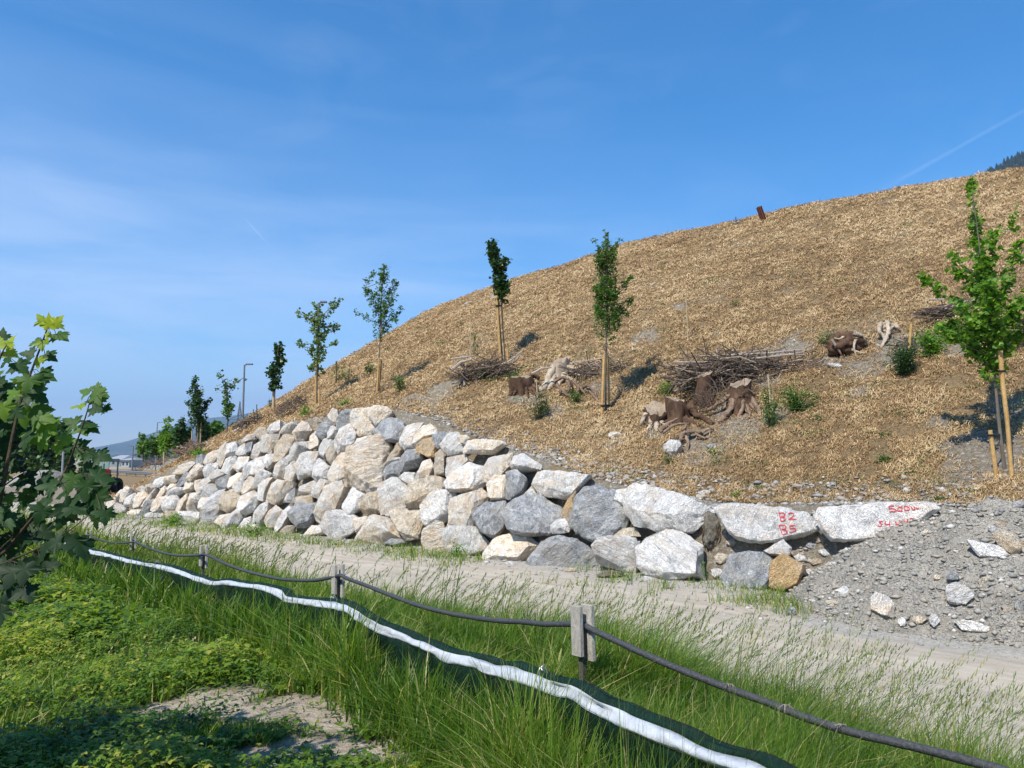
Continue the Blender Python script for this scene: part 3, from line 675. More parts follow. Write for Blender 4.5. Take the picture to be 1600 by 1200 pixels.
# pebbles on the heap, on the shoulder below the wall and along the top of the wall
def pebbles(N, seed):
    r = np.random.default_rng(seed)
    t = r.uniform(-4, 38, N); s = r.uniform(8.2, 16.5, N); k = r.random(N)
    t = np.where(k < .62, r.uniform(-3.5, 6.2, N), t); s = np.where(k < .62, r.uniform(11.2, 15.4, N), s)
    X, Y = xy(s, t); pz = pile(s, t); sw = 14.25 + .35 * np.interp(t, HT, HZ)
    top_ = r.random(N) < .16; s = np.where(top_, 14.25 + .35 * np.interp(t, HT, HZ) + r.uniform(.05, .95, N), s)
    t = np.where(top_, r.uniform(3, 36, N), t); X, Y = xy(s, t); pz = pile(s, t); sw = 14.25 + .35 * np.interp(t, HT, HZ)
    size = .008 + .012 * r.random(N) ** 2 + .06 * r.random(N) ** 12 + (Y > 18) * .016 + top_ * r.random(N) ** 3 * .06
    track = (s < 13.0) & (pz <= 0.02)
    size = np.where((pz > .02) & (s < 15.4), size * 1.0, size)
    ok = np.where(track, r.random(N) < np.clip((s - 11.3) / 1.7, .03, 1) ** 2 * .8, True) & ~((s > 13.9) & (s < sw + .1) & (pz < .1)) & ~((s > sw + 1.1))
    size = np.where(track, size * .8, size)
    X, Y, s, t, size = X[ok], Y[ok], s[ok], t[ok], size[ok]; n = len(X)
    Z = np.where(s < 14.25, np.where(pile(s, t) > .02, pilez(X, Y), trackz(X, Y)), np.maximum(hill(s, t), np.where(s < 15.2, pilez(X, Y), -9)))
    oct_ = np.array([(1, 0, 0), (0, 1, 0), (-1, 0, 0), (0, -1, 0), (0, 0, 1), (0, 0, -1), (.62, .62, .45), (-.62, .62, .4), (-.62, -.62, .45), (.62, -.62, .4)], float)
    fc = np.array([(0, 6, 4), (6, 1, 4), (1, 7, 4), (7, 2, 4), (2, 8, 4), (8, 3, 4), (3, 9, 4), (9, 0, 4), (0, 5, 6), (6, 5, 1), (1, 5, 7), (7, 5, 2), (2, 5, 8), (8, 5, 3), (3, 5, 9), (9, 5, 0)])
    V = oct_[None] * r.uniform(.6, 1.25, (n, 10, 1)) * np.stack([r.uniform(.7, 1.5, n), r.uniform(.6, 1.1, n), r.uniform(.35, .8, n)], -1)[:, None]
    a = r.uniform(0, 6.28, n); c, s_ = np.cos(a)[:, None], np.sin(a)[:, None]
    V = np.stack([V[..., 0] * c - V[..., 1] * s_, V[..., 0] * s_ + V[..., 1] * c, V[..., 2]], -1) * size[:, None, None]
    V = V + np.stack([X, Y, Z + size * .15], -1)[:, None]
    F_ = (fc[None] + (np.arange(n) * 10)[:, None, None]).reshape(-1, 3)
    return V.reshape(-1, 3), F_, np.repeat(r.random(n), 10)
def mat_pebble():
    m, nt = newmat('mixed_pebbles')
    c = ramp(nt, attr(nt, 'tint'), [(0, (.15, .15, .15)), (.3, (.30, .285, .25)), (.6, (.37, .34, .28)), (.8, (.30, .24, .17)), (.9, (.48, .46, .42)), (1, (.66, .64, .60))])
    return finish(m, nt, mixc(nt, .3, c, ramp(nt, nz(nt, geo(nt), 60, 4), [(.3, (.15, .14, .12)), (.7, (.5, .48, .44))])), .85)
M['pebble'] = mat_pebble()
V, T3, A = pebbles(60000, 61)
o = link('loose_pebbles', np_mesh('loose_pebbles', V, T3, None, {'tint': A}), M['pebble'])
tag(o, 'loose grey pebbles and stone chips scattered on the gravel heap and track shoulder', 'pebbles', kind='stuff')
# ---------------------------------------------------------------- boulders of the wall: outlines surveyed from the photograph, set on the wall's own battered face
# each line: material code, outline in the coordinates of one of four enlargements
R1 = """T 65,820 90,770 135,760 130,800 85,830
G 105,850 150,800 190,820 200,850 130,885
T 130,755 160,710 200,700 190,730 160,770
C 160,790 170,740 215,700 245,710 215,760 185,790
W 185,815 200,770 260,730 265,770 245,825
T 280,700 310,680 330,700 312,722 285,720
W 330,700 335,675 380,665 390,700 345,720
G 370,700 400,650 465,620 470,650 430,690
C 250,800 280,730 330,715 350,750 310,805 260,825
C 300,815 350,750 410,695 408,740 360,795 320,828
C 455,660 490,615 560,605 560,635 520,670 465,670
T 400,765 440,700 470,675 478,710 440,765 410,785
T 225,870 240,845 300,830 300,870 240,885
G 290,890 340,820 385,770 400,800 370,850 330,898
C 385,840 420,770 480,750 505,770 440,840 400,860
W 330,900 370,860 450,850 440,890 380,908
T 470,700 500,670 540,670 545,700 490,720
G 475,740 520,700 590,690 590,720 540,750 480,765
G 540,680 560,640 600,590 625,600 600,660 560,690
C 520,600 560,550 640,520 665,530 600,600 540,605
W 445,840 490,770 540,750 560,790 520,845 460,855
C 590,690 600,660 640,645 660,660 650,712 600,728
T 540,840 560,780 610,735 618,775 580,845 550,852
C 610,640 640,580 690,530 722,555 700,605 640,655
G 665,530 690,490 735,480 733,530 700,545
T 735,540 760,470 820,440 815,490 770,552 740,558
T 660,700 665,650 702,640 695,690 680,720
C 600,830 640,740 700,720 708,770 680,850 620,852
C 690,800 710,760 780,755 790,800 760,852 700,855
W 670,720 700,650 760,620 782,650 730,705 690,730
G 725,600 770,540 815,525 812,570 760,622 730,625
G 702,745 760,690 830,680 832,700 790,755 720,758
C 775,630 800,580 850,570 858,600 820,642 790,652
G 815,680 840,640 900,600 902,640 870,702 820,710
W 560,872 600,850 690,860 705,900 640,935 570,905
L 700,950 740,880 800,730 858,715 832,800 842,850 800,930 760,962
T 810,520 830,430 880,390 878,470 830,552
W 862,480 880,400 940,390 948,450 920,490
W 838,590 870,510 945,485 938,540 890,602
C 882,690 900,630 950,595 988,600 960,662 900,712
W 918,700 950,660 992,650 985,720 950,742
W 920,560 955,490 1030,490 1025,540 950,592
G 968,640 990,560 1055,510 1055,560 1010,625 975,648
T 830,832 860,740 930,715 978,760 952,822 880,862
C 805,942 840,880 900,870 895,930 850,978
L 868,982 910,880 950,830 1002,850 962,940 900,988
W 975,380 1020,340 1062,335 1062,370 990,392
W 938,470 960,420 1002,400 1005,470 970,488
G 1000,460 1010,400 1062,380 1045,452
T 1060,332 1090,290 1140,293 1152,345 1100,367
G 1150,312 1170,270 1232,240 1232,310 1170,332
W 1038,492 1060,410 1122,380 1122,430 1080,512
T 1112,422 1140,350 1222,340 1218,400 1170,462 1115,452
W 1230,332 1250,290 1342,260 1352,280 1310,333
C 978,742 990,670 1030,620 1072,640 1062,700 1000,752
G 1068,702 1085,620 1120,575 1172,600 1120,672
W 1027,602 1070,500 1132,485 1128,560 1080,612
W 1120,522 1160,470 1202,470 1192,520 1150,572
T 1193,502 1200,420 1260,340 1342,360 1342,420 1270,492 1220,517
W 968,832 990,750 1060,715 1102,760 1052,852 1000,872
W 1083,772 1090,680 1150,630 1192,630 1150,720 1120,782
W 1193,622 1210,540 1290,480 1295,540 1262,632 1210,642
L 1048,952 1060,870 1120,800 1187,790 1162,870 1090,957
C 1128,922 1160,850 1200,810 1242,850 1202,952 1150,962
C 1148,782 1180,680 1240,655 1332,660 1312,700 1262,762 1200,802
G 1258,792 1280,740 1332,700 1325,792
W 1268,642 1285,560 1332,520 1342,600 1300,657
G 1198,962 1250,850 1290,820 1312,840 1262,942 1210,982
T 1335,832 1340,758 1442,742 1450,800 1400,828
T 1228,992 1280,950 1332,950 1312,1002 1250,1012
G 948,972 990,900 1042,890 1045,950 990,984
T 1010,960 1060,955 1085,930 1110,950 1095,985 1030,990
W 205,865 235,850 240,885 215,890
T 440,895 470,855 545,850 560,890 500,915
W 480,760 500,735 560,735 545,755 490,775"""
R2 = """W 265,215 300,162 335,180 335,230 320,258 285,240
G 340,215 385,172 445,178 432,260 400,302 335,305 325,250
C 438,195 480,165 562,160 562,225 540,252 490,300 455,302 430,262
C 560,195 600,160 660,155 695,180 675,215 640,240 592,280 555,242
G 590,312 640,245 690,225 765,250 774,292 747,385 690,387 610,352
C 490,302 545,240 582,285 592,330 475,347 465,325
W 745,405 760,345 790,290 850,262 902,265 860,332 822,442 790,447
C 858,335 900,285 950,270 985,300 1002,335 930,372 870,427 825,427
O 878,417 915,370 980,360 1002,400 977,487 940,487 880,447
G 990,357 1040,325 1085,335 1030,392 1005,432 990,402
W 1018,410 1070,345 1130,345 1187,415 1167,457 1090,480 1040,452
T 1130,346 1200,343 1217,365 1190,405 1172,402
C 1183,432 1210,383 1290,380 1440,383 1447,410 1390,442 1370,467 1190,464
T 160,302 180,245 222,230 232,262 200,307
G 205,350 215,290 270,245 290,272 275,312 235,377
T 30,325 95,250 130,260 152,312 100,372 65,380
T 138,432 150,350 195,310 217,350 212,405 150,437
W 273,322 300,278 347,310 322,350 285,372
L 308,377 355,305 430,270 467,320 452,400 400,452 345,472 325,432
C 415,472 430,440 465,370 550,345 572,400 547,482
O 545,482 558,420 580,340 612,380 592,412 572,487
C 403,622 440,493 570,485 600,400 652,380 682,420 645,540 632,702 540,722 480,692
C 268,622 310,520 360,463 422,455 437,490 432,562 380,632 300,677
L 208,432 240,375 290,355 312,400 250,502 215,472
T 250,472 300,415 330,430 337,472 300,547 265,512
W 8,512 20,460 90,400 130,390 142,430 70,502 30,517
W 48,562 90,490 140,460 200,455 207,510 167,562 165,602 75,632
G 165,622 172,560 205,500 282,560 262,632 205,657
T 650,542 680,482 740,400 772,450 742,492
G 742,522 800,445 890,440 902,492 872,547 760,587
G 642,592 655,550 700,510 752,520 752,622 660,642
C 850,642 862,620 900,520 947,505 977,560 942,622 880,652
T 975,562 985,470 1020,440 1062,482 1057,602 990,612
W 1055,582 1075,500 1180,478 1212,522 1130,572 1070,642
W 1050,662 1110,590 1210,530 1302,560 1332,642 1272,712 1070,717
T 1300,572 1350,500 1500,463 1502,532 1422,612 1330,637
W 160,747 165,700 220,650 277,650 292,692 215,772
C 188,872 250,700 400,650 432,702 330,852 270,947 195,912
L 383,822 390,790 440,680 517,735 472,832 430,867
T 483,807 530,740 622,715 632,852 560,872 500,857
W 623,672 700,633 740,640 842,692 822,792 690,852 635,852
W 740,632 780,590 852,600 850,682 800,665
T 818,792 850,670 960,620 1040,638 1047,692 960,782 860,832 825,832
W 918,832 1000,760 1040,715 1122,740 1102,882 1030,932 925,947
C 1103,772 1180,745 1290,703 1347,760 1282,822 1242,902 1252,952 1115,922
C 1338,662 1390,615 1472,615 1477,772 1370,782
G 1470,618 1560,600 1600,640 1570,720 1500,775 1475,770
W 78,740 85,690 190,640 202,680 162,737
G 0,862 60,800 182,800 192,862 150,952 60,962 20,922
W 108,1012 160,950 230,950 262,985 225,1012 120,1027
L 258,962 330,850 400,850 472,902 442,982 330,1052 300,1002
T 440,902 547,880 522,942 460,1002
C 455,1042 520,930 612,885 682,900 702,962 782,1042 640,1077 500,1072
T 683,872 780,840 917,850 912,922 882,1032 790,1047 720,962
C 898,1062 905,990 1000,935 1052,950 1062,1002 1032,1122 930,1132
W 1055,1142 1060,1010 1150,960 1260,970 1342,1062 1322,1112 1200,1152
G 1243,900 1250,860 1330,800 1450,790 1472,882 1452,952 1380,1032 1290,982
T 845,660 880,640 955,640 930,665 870,690
T 1060,1000 1070,940 1130,930 1160,965 1100,1010
G 640,1070 700,1035 760,1040 790,1060 720,1085
W 690,500 742,492 760,500 700,545 655,560"""
R3 = """L 205,370 235,315 290,300 402,370 402,402 250,422 215,397
G 158,692 230,608 320,563 430,588 562,680 562,725 490,742 478,835 290,837 200,792
C 28,962 100,858 200,828 302,838 392,910 280,1027 120,1022 40,1002
G 318,1012 420,880 520,843 620,868 772,950 782,1042 600,1062 400,1042
L 478,792 520,738 582,728 607,780 592,822 490,832
O 555,682 590,600 637,550 645,620 602,768
G 598,762 640,590 700,528 820,513 872,560 1002,682 962,792 870,852 740,872 660,832
W 358,502 395,418 640,433 737,450 640,542 592,592 400,572
W 903,602 920,538 1000,528 1032,545 1002,602 962,642
L 978,622 1040,543 1150,548 1330,578 1552,660 1552,702 1430,812 1380,832 1240,797 1040,782 990,702
L 1055,932 1120,858 1240,803 1340,818 1402,890 1472,920 1482,1132 1290,1142 1130,1092 1070,1042
L 778,942 870,868 960,848 1040,868 1062,960 1032,1092 900,1052 800,1032
T 880,862 955,795 1040,790 1070,848 960,852
G 1025,935 1035,885 1075,880 1060,955
T 300,560 360,500 385,560 355,600 290,600
G 860,560 880,530 915,540 908,610 890,600"""
R4 = """B 135,235 160,210 330,215 430,245 540,258 602,330 545,352 400,387 330,392 220,367 160,312
S 608,262 640,225 800,208 1080,198 1140,203 1172,235 1010,352 870,372 790,387 690,382 640,332
V 148,562 190,458 280,438 370,445 395,500 372,580 345,615 180,615
P 378,600 385,492 440,452 500,484 545,503 512,590 425,622
L 350,432 400,400 440,380 482,420 472,455 370,452"""
ENL = {1: (150, 600, 4.2865), 2: (450, 600, 4.2865), 3: (750, 640, 4.2865), 4: (1080, 720, 3.077)}
COLN = {'W': 'pale white', 'C': 'cream', 'G': 'blue-grey', 'T': 'tan', 'O': 'ochre', 'L': 'light grey'}
BATTER = .35
OUT = Vector((-NS[0], -NS[1], BATTER)).normalized()

def rock_mesh(name, pts3, n, size, seed, flat=False, detail=.085, kfront=(.34, .68), push=(.20, .40), back=.5, keep=None):
    r = random.Random(seed)
    C = sum(pts3, Vector()) / len(pts3)
    P = [p - C for p in pts3]
    n = n.normalized(); tv = Vector((r.uniform(-1, 1), r.uniform(-1, 1), r.uniform(-1, 1)))
    ax = n.cross(tv).normalized(); tilt = r.uniform(-.34, .34) * (0.3 if flat else 1)
    H = []
    for p in P:
        H.append(p * 1.02 + n * r.uniform(-.05, .05) * size)
        if r.random() < .5 and not flat: H.append(p * r.uniform(.9, .98) + n * r.uniform(.05, .14) * size)
    blocky = r.random() < .62
    if blocky: kfront = (.66, .90); push = (.12, .30)
    fs = r.uniform(*kfront) if not flat else .9; pu = r.uniform(*push) * size if not flat else .10 * size
    off = (ax * r.uniform(-.2, .2) + n.cross(ax) * r.uniform(-.2, .2)) * size * (0 if flat else 1)
    for p in P:
        k = fs * r.uniform(.82, 1.12) if not flat else fs
        H.append(p * k + off + n * (pu + tilt * p.dot(ax)))
    if not flat and r.random() < .45:
        H.append(off * 1.5 + n * pu * 1.35)
    for p in P: H.append(p * .78 - n * back * size * r.uniform(.8, 1.1))
    bm = bmesh.new()
    vs = [bm.verts.new(h) for h in H]
    res = bmesh.ops.convex_hull(bm, input=vs)
    bmesh.ops.delete(bm, geom=list({g for g in res['geom_interior'] + res['geom_unused'] if isinstance(g, bmesh.types.BMVert)}), context='VERTS')
    bmesh.ops.dissolve_limit(bm, angle_limit=math.radians(9), verts=bm.verts[:], edges=bm.edges[:])
    bmesh.ops.bevel(bm, geom=bm.edges[:], offset=size * (r.uniform(.010, .028) if not flat else .012), segments=2, profile=.6, affect='EDGES', clamp_overlap=True)
    bmesh.ops.triangulate(bm, faces=bm.faces[:])
    for it in range(5):
        le = [e for e in bm.edges if e.calc_length() > detail]
        if not le or len(bm.faces) > 9000: break
        bmesh.ops.subdivide_edges(bm, edges=le, cuts=1)
        bmesh.ops.triangulate(bm, faces=[f for f in bm.faces if len(f.verts) > 3])
    bm.normal_update()
    so = Vector((seed * 3.17 % 97, seed * 1.73 % 89, seed * 7.7 % 83))
    sdv = Vector((r.uniform(-1, 1), r.uniform(-1, 1), r.uniform(-1.4, 1.4))).normalized()
    amp = size * (.032 if not flat else .030)
    for v in bm.verts:
        q = v.co / max(size, .3)
        a = mnoise.noise(q * 1.9 + so) * 1.2 + mnoise.noise(q * 4.5 + so) * .6
        b = 1 - abs(mnoise.noise(q * 3.1 + so * 2)) * 2.4
        lay = q.dot(sdv) * 6 + mnoise.noise(q * 2 + so) * 1.2
        saw = (lay - math.floor(lay)); saw = saw if saw < .8 else (1 - saw) * 4
        v.co += v.normal * amp * (a - .6 * max(0, b) ** 3 + .55 * (saw - .4) + .35 * mnoise.noise(q * 11 + so))
    me = bpy.data.meshes.new(name); bm.to_mesh(me)
    bv = BVHTree.FromBMesh(bm) if keep is not None else None
    bm.free()
    me.polygons.foreach_set('use_smooth', np.ones(len(me.polygons), bool)); me.set_sharp_from_angle(angle=math.radians(22))
    if keep is not None: keep.append((bv, C))
    return me, C

def wall_point(px, py):
    rx, _, rz = ray(px, py); a = NS[0] * rx + NS[1]
    Y = (13.9 + BATTER * CAMZ) / (a - BATTER * rz)
    return Vector((rx * Y, Y, CAMZ + rz * Y))

stones = []; writing = {}
for enl, txt in ((1, R1), (2, R2), (3, R3), (4, R4)):
    ox, oy, sc = ENL[enl]
    for ln in txt.strip().split('\n'):
        w = ln.split(); poly = [tuple(float(c) for c in q.split(',')) for q in w[1:]]
        poly = [(ox + a / sc, oy + b / sc) for a, b in poly]
        stones.append((w[0], poly))
recs = []
for i, (code, poly) in enumerate(stones):
    cx = sum(p[0] for p in poly) / len(poly); cy = sum(p[1] for p in poly) / len(poly)
    C0 = wall_point(cx, cy)
    vb = Vector((-C0.x, -C0.y, 0)).normalized()
    n = (OUT * .62 + vb * .38).normalized()
    camp = Vector((0, 0, CAMZ)); pts = []
    grow = 1.085
    if cx < 520 and code == 'G' and i % 5 < 3: code = 'L'
    if cx < 900 and code == 'T' and i % 5 < (3 if cx < 520 else 2): code = 'C'
    if cx < 520 and code == 'L' and i % 4 == 0: code = 'W'
    for p in poly:
        px, py = cx + (p[0] - cx) * grow, cy + (p[1] - cy) * grow
        rr = Vector(ray(px, py)); pts.append(camp + rr * (n.dot(C0 - camp) / n.dot(rr)))
    h = max(p.z for p in pts) - min(p.z for p in pts)
    wpx = max(p[0] for p in poly) - min(p[0] for p in poly); hpx = max(p[1] for p in poly) - min(p[1] for p in poly)
    Yc = C0.y; size = math.sqrt(max(wpx * hpx, 1)) * Yc / F
    keep = [] if code in 'BS' else None
    me, C = rock_mesh('boulder', pts, n, size, 100 + i, flat=code in 'BSVP', detail=.075 if cx > 560 else .10, keep=keep)
    o = link('boulder', me, ROCK[{'B': 'L', 'S': 'L', 'V': 'G', 'P': 'O'}.get(code, code)], loc=C)
    if keep: writing[code] = (o, keep[0][0], C)
    s_, t_ = st(C.x, C.y); rel = C.z / max(.6, float(np.interp(t_, HT, HZ)))
    recs.append(dict(o=o, code=code, cx=cx, cy=cy, w=wpx * Yc / F, h=hpx * Yc / F, rel=rel, size=size))
# labels that single each boulder out
def level(r):
    q = r['rel']
    return 'bottom' if q < .26 else 'lower' if q < .46 else 'middle' if q < .66 else 'upper' if q < .86 else 'top'
ANCH = [(235, "at the wall's far left tip"), (285, 'left of the farthest young trees'), (330, 'below the farthest young trees'),
        (385, 'below the lamp post'), (450, 'below the small dark tree'), (520, 'below the pale leaved tree'),
        (575, "just left of the wall's peak"), (640, 'below the airy tree'), (720, "right of the wall's peak"),
        (800, 'below the columnar tree'), (880, 'where the wall steps down'), (980, 'below the feathery tree'), (2000, 'near the painted slabs')]
groups_ = {}
for r in recs:
    if r['code'] in 'BSVP': continue
    size = 'huge' if r['size'] > 1.25 else 'large' if r['size'] > .95 else 'medium' if r['size'] > .62 else 'small'
    sh = 'wide flat' if r['w'] > 1.75 * r['h'] else 'tall narrow' if r['h'] > 1.45 * r['w'] else 'angular'
    an = next(a for x, a in ANCH if r['cx'] < x)
    groups_.setdefault((size, sh, r['code'], level(r), an), []).append(r)
ORD = ['leftmost', 'second', 'third', 'fourth', 'fifth', 'sixth']
for (size, sh, code, lv, an), L in groups_.items():
    L.sort(key=lambda r: r['cx'])
    for k, r in enumerate(L):
        pre = '' if len(L) == 1 else (ORD[k] + (' from left, ' if k else ', '))
        lab = f"{pre}{size} {sh} {COLN[code]} boulder, {lv} course, {an}"
        tag(r['o'], lab, 'boulder', 'boulders of the rock wall')
special = {'P': 'brown and ochre streaked boulder half buried right of the dark blue-grey boulder', 'B': 'flat grey slab boulder painted with red characters B2 and B5', 'S': 'long flat grey slab painted with two rows of red letters beside the gravel heap',
           'V': 'rounded dark blue-grey boulder low beside the gravel heap under the B2 slab'}
for r in recs:
    if r['code'] in special: tag(r['o'], special[r['code']], 'boulder', 'boulders of the rock wall')

# spray-painted writing, laid on the stones' own faces
M['paint'] = mat_plain('red_spray_paint', (.55, .035, .05), .6, .25, 40)
def strokes(code, lines, w, oz=(1180, 770, 5.333)):
    o, bv, C = writing[code]; camp = Vector((0, 0, CAMZ))
    r = random.Random(3)
    for ln in lines:
        V = []; Fq = []
        pts = [(oz[0] + a / oz[2], oz[1] + b / oz[2]) for a, b in ln]; dense = []
        for a, b in zip(pts[:-1], pts[1:]):
            k = max(2, int(math.dist(a, b) / .45))
            dense += [(a[0] + (b[0] - a[0]) * j / k, a[1] + (b[1] - a[1]) * j / k) for j in range(k)]
        dense.append(pts[-1]); row = []
        for j, p in enumerate(dense):
            q = dense[min(j + 1, len(dense) - 1)]; q0 = dense[max(j - 1, 0)]
            d = Vector((q[0] - q0[0], q[1] - q0[1])); d = d.normalized() if d.length else Vector((1, 0)); nn = Vector((-d.y, d.x)); ww = w * r.uniform(.8, 1.15)
            pr = []
            for sg in (-1, 1):
                rr = Vector(ray(p[0] + nn.x * ww * sg, p[1] + nn.y * ww * sg)).normalized()
                loc, nr, idx, dist = bv.ray_cast(camp - C, rr)
                if loc is None: pr = None; break
                pr.append(loc + nr * .006 - rr * .006)
            row.append(pr)
        for a, b in zip(row[:-1], row[1:]):
            if a and b and (a[0] - b[0]).length < .3:
                k = len(V); V += [a[0], a[1], b[1], b[0]]; Fq.append((k, k + 1, k + 2, k + 3))
        me = bpy.data.meshes.new('painted_stroke'); me.from_pydata(V, [], Fq); me.materials.append(M['paint'])
        c = bpy.data.objects.new('painted_stroke', me); COL.objects.link(c); c.parent = o
strokes('B', [[(200, 165), (208, 200), (215, 237)], [(200, 166), (235, 168), (250, 182), (240, 196), (214, 201), (245, 206), (252, 220), (238, 234), (214, 238)],
              [(275, 178), (292, 166), (314, 170), (322, 186), (305, 205), (278, 221), (346, 221)],
              [(200, 270), (212, 305), (226, 347)], [(200, 271), (243, 270), (260, 286), (250, 300), (220, 306), (256, 312), (268, 326), (256, 342), (226, 348)],
              [(332, 271), (290, 274), (290, 299), (322, 292), (338, 304), (334, 318), (310, 327), (284, 325)]], .72)
strokes('S', [[(1160, 108), (1122, 108), (1112, 124), (1160, 134), (1178, 146), (1160, 157), (1118, 157)], [(1192, 120), (1186, 150), (1222, 153), (1224, 122), (1192, 118)],
              [(1240, 116), (1246, 146), (1282, 143), (1286, 128), (1268, 113), (1240, 114)], [(1300, 116), (1312, 142), (1330, 138), (1326, 116)], [(1340, 120), (1352, 136), (1360, 122)],
              [(1062, 236), (1030, 241), (1058, 262), (1048, 278), (1020, 274)], [(1084, 235), (1082, 262), (1120, 262)], [(1120, 230), (1121, 292)],
              [(1164, 232), (1178, 264), (1192, 302)], [(1204, 224), (1216, 292)], [(1178, 262), (1214, 260)], [(1240, 224), (1250, 274)], [(1266, 214), (1276, 264)], [(1246, 246), (1274, 240)], [(1288, 213), (1320, 214)]], .72)

# loose rocks on the heap, on the slope and beside the track
def loose(cx, cy, w, h, code, label, cat='rock', group=None, ang=0, pts=None, sink=.18, flat=False, name='rock', depth=.9):
    P0 = hit(cx, cy + h * .35); Yc = P0.y; r = random.Random(int(cx * 7 + cy * 3))
    if pts is None:
        k = 7; pts = []
        for j in range(k):
            a = 2 * math.pi * j / k + r.uniform(-.25, .25); q = r.uniform(.82, 1.08)
            x, y = math.cos(a) * w / 2 * q, math.sin(a) * h / 2 * q; c, s = math.cos(ang), math.sin(ang)
            pts.append((cx + x * c - y * s, cy + x * s + y * c))
    n = Vector((-ray(cx, cy)[0], -1, .35)).normalized(); camp = Vector((0, 0, CAMZ))
    C0 = at(cx, cy, Yc); P3 = []
    for p in pts:
        rr = Vector(ray(*p)); P3.append(camp + rr * (n.dot(C0 - camp) / n.dot(rr)))
    size = math.sqrt(w * h) * Yc / F
    me, C = rock_mesh(name, P3, n, size, int(cx * 13 + cy), flat=flat, detail=max(.02, size * .11), push=(.14, .24), back=.45)
    return tag(link(name, me, ROCK[code], loc=C), label, cat, group)
z4 = lambda L: [(1080 + a / 3.077, 720 + b / 3.077) for a, b in L]
loose(1382, 943, 42, 44, 'C', 'angular cream and rust stained rock standing on the track edge, dark below', pts=z4([(862, 660), (885, 622), (950, 650), (982, 690), (975, 760), (920, 745), (862, 715)]))
loose(1544, 858, 70, 30, 'L', 'flat pale grey slab with a dark broken edge on the gravel heap', pts=z4([(1318, 378), (1400, 400), (1480, 408), (1540, 455), (1500, 468), (1385, 462)]), flat=True)
loose(1570, 846, 44, 42, 'T', 'smooth tan rounded stone leaning behind the pale slab', pts=z4([(1442, 350), (1480, 325), (1530, 345), (1560, 400), (1582, 450), (1540, 452), (1470, 400)]))
loose(1566, 819, 30, 16, 'T', 'long brown stone lying above the smooth tan stone', ang=.25)
loose(1551, 827, 14, 12, 'G', 'small grey wedge of stone at upper left of the smooth tan stone')
loose(1499, 922, 46, 36, 'L', 'broad smooth grey rounded stone half buried low in the gravel heap', pts=z4([(1222, 600), (1260, 585), (1330, 600), (1362, 650), (1320, 692), (1240, 690), (1225, 650)]))
loose(1488, 900, 22, 18, 'G', 'small blue-grey pointed stone above the broad smooth grey stone')
loose(1541, 907, 30, 14, 'T', 'dark brown flat stone right of the broad smooth grey stone', ang=-.3)
loose(1517, 979, 62, 20, 'W', 'jagged white slab lying at the foot of the gravel heap', pts=z4([(1252, 765), (1275, 762), (1300, 785), (1370, 780), (1440, 800), (1430, 825), (1300, 815)]))
loose(1463, 902, 14, 10, 'C', 'small cream pebble stone left of the blue-grey pointed stone')
loose(1318, 923, 20, 18, 'L', 'rounded grey cobble on the lower left of the gravel heap')
loose(1302, 942, 28, 12, 'T', 'flattish brown cobble below the rounded grey cobble', ang=.1)
loose(1445, 832, 12, 9, 'C', 'small cream pebble high on the gravel heap')
loose(1592, 788, 26, 14, 'G', 'dark grey flat stone at the top right edge of the heap')
loose(1594, 852, 18, 14, 'T', 'brown cobble at the right frame edge beside the smooth tan stone')
loose(1577, 955, 20, 22, 'T', 'tan cobble near the right frame edge low on the heap')
loose(1592, 948, 16, 26, 'G', 'dark upright stone at the right frame edge low on the heap')
loose(1409, 972, 16, 14, 'W', 'small white cobble right of the angular cream rock')
loose(1436, 968, 22, 16, 'T', 'brown and white cobble standing right of the small white cobble')
loose(1460, 970, 18, 22, 'L', 'grey cobble left of the jagged white slab')
loose(1274, 878, 20, 12, 'T', 'small tan stone perched beside the gravel heap under the lettered slab')
loose(1236, 955, 18, 16, 'G', 'dark grey cobble at the edge of the track below the ochre boulder')
loose(1262, 894, 24, 12, 'L', 'flat grey stone right of the ochre boulder')
loose(1296, 882, 16, 10, 'T', 'brown stone at the upper left of the gravel heap')
loose(960, 679, 24, 12, 'C', 'flat pale stone lying on the straw left of the sawn stump', ang=-.1)
loose(1050, 700, 34, 28, 'W', 'white angular rock on bare soil below the sawn stumps')
loose(1113, 697, 22, 9, 'G', 'flat blue-grey stone on bare soil below the stumps')
loose(1186, 791, 12, 14, 'T', 'small brown stone standing on top of the B2 slab', sink=0)
loose(1100, 770, 26, 10, 'L', 'flat pale stone in the gravel above the long grey boulder')
loose(1304, 571, 26, 8, 'L', 'flat pale blue stone below the upturned root plate')

for k, (x, y, w, h, c, nm) in enumerate([(1128, 872, 26, 18, 'T', 'below the crumbling root clump'), (1120, 895, 22, 16, 'L', 'at track level left of the blue-grey boulder'), (1142, 848, 22, 12, 'T', 'under the left end of the B2 slab'),
        (1250, 872, 24, 14, 'L', 'under the right end of the B2 slab'), (1283, 842, 18, 12, 'T', 'in the gap between the two painted slabs'), (1268, 852, 20, 12, 'G', 'below the gap between the painted slabs'),
        (1220, 868, 16, 10, 'T', 'between the blue-grey boulder and the B2 slab'), (1288, 862, 22, 12, 'L', 'at the top left corner of the heap'), (1118, 792, 20, 12, 'G', 'against the left end of the B2 slab'), (1010, 905, 20, 10, 'L', 'at track level under the pale boulders'),
        (890, 892, 22, 9, 'T', 'on the track below the large grey boulder'), (796, 880, 20, 9, 'L', 'on the track left of the cream boulder'), (660, 858, 22, 10, 'G', 'at the wall foot below the tan boulders'), (1096, 776, 22, 9, 'T', 'in the gravel above the root clump')]):
    loose(x, y, w, h, c, 'small %s filler stone %s' % (COLN[c], nm), group='small filler stones in the wall gaps')
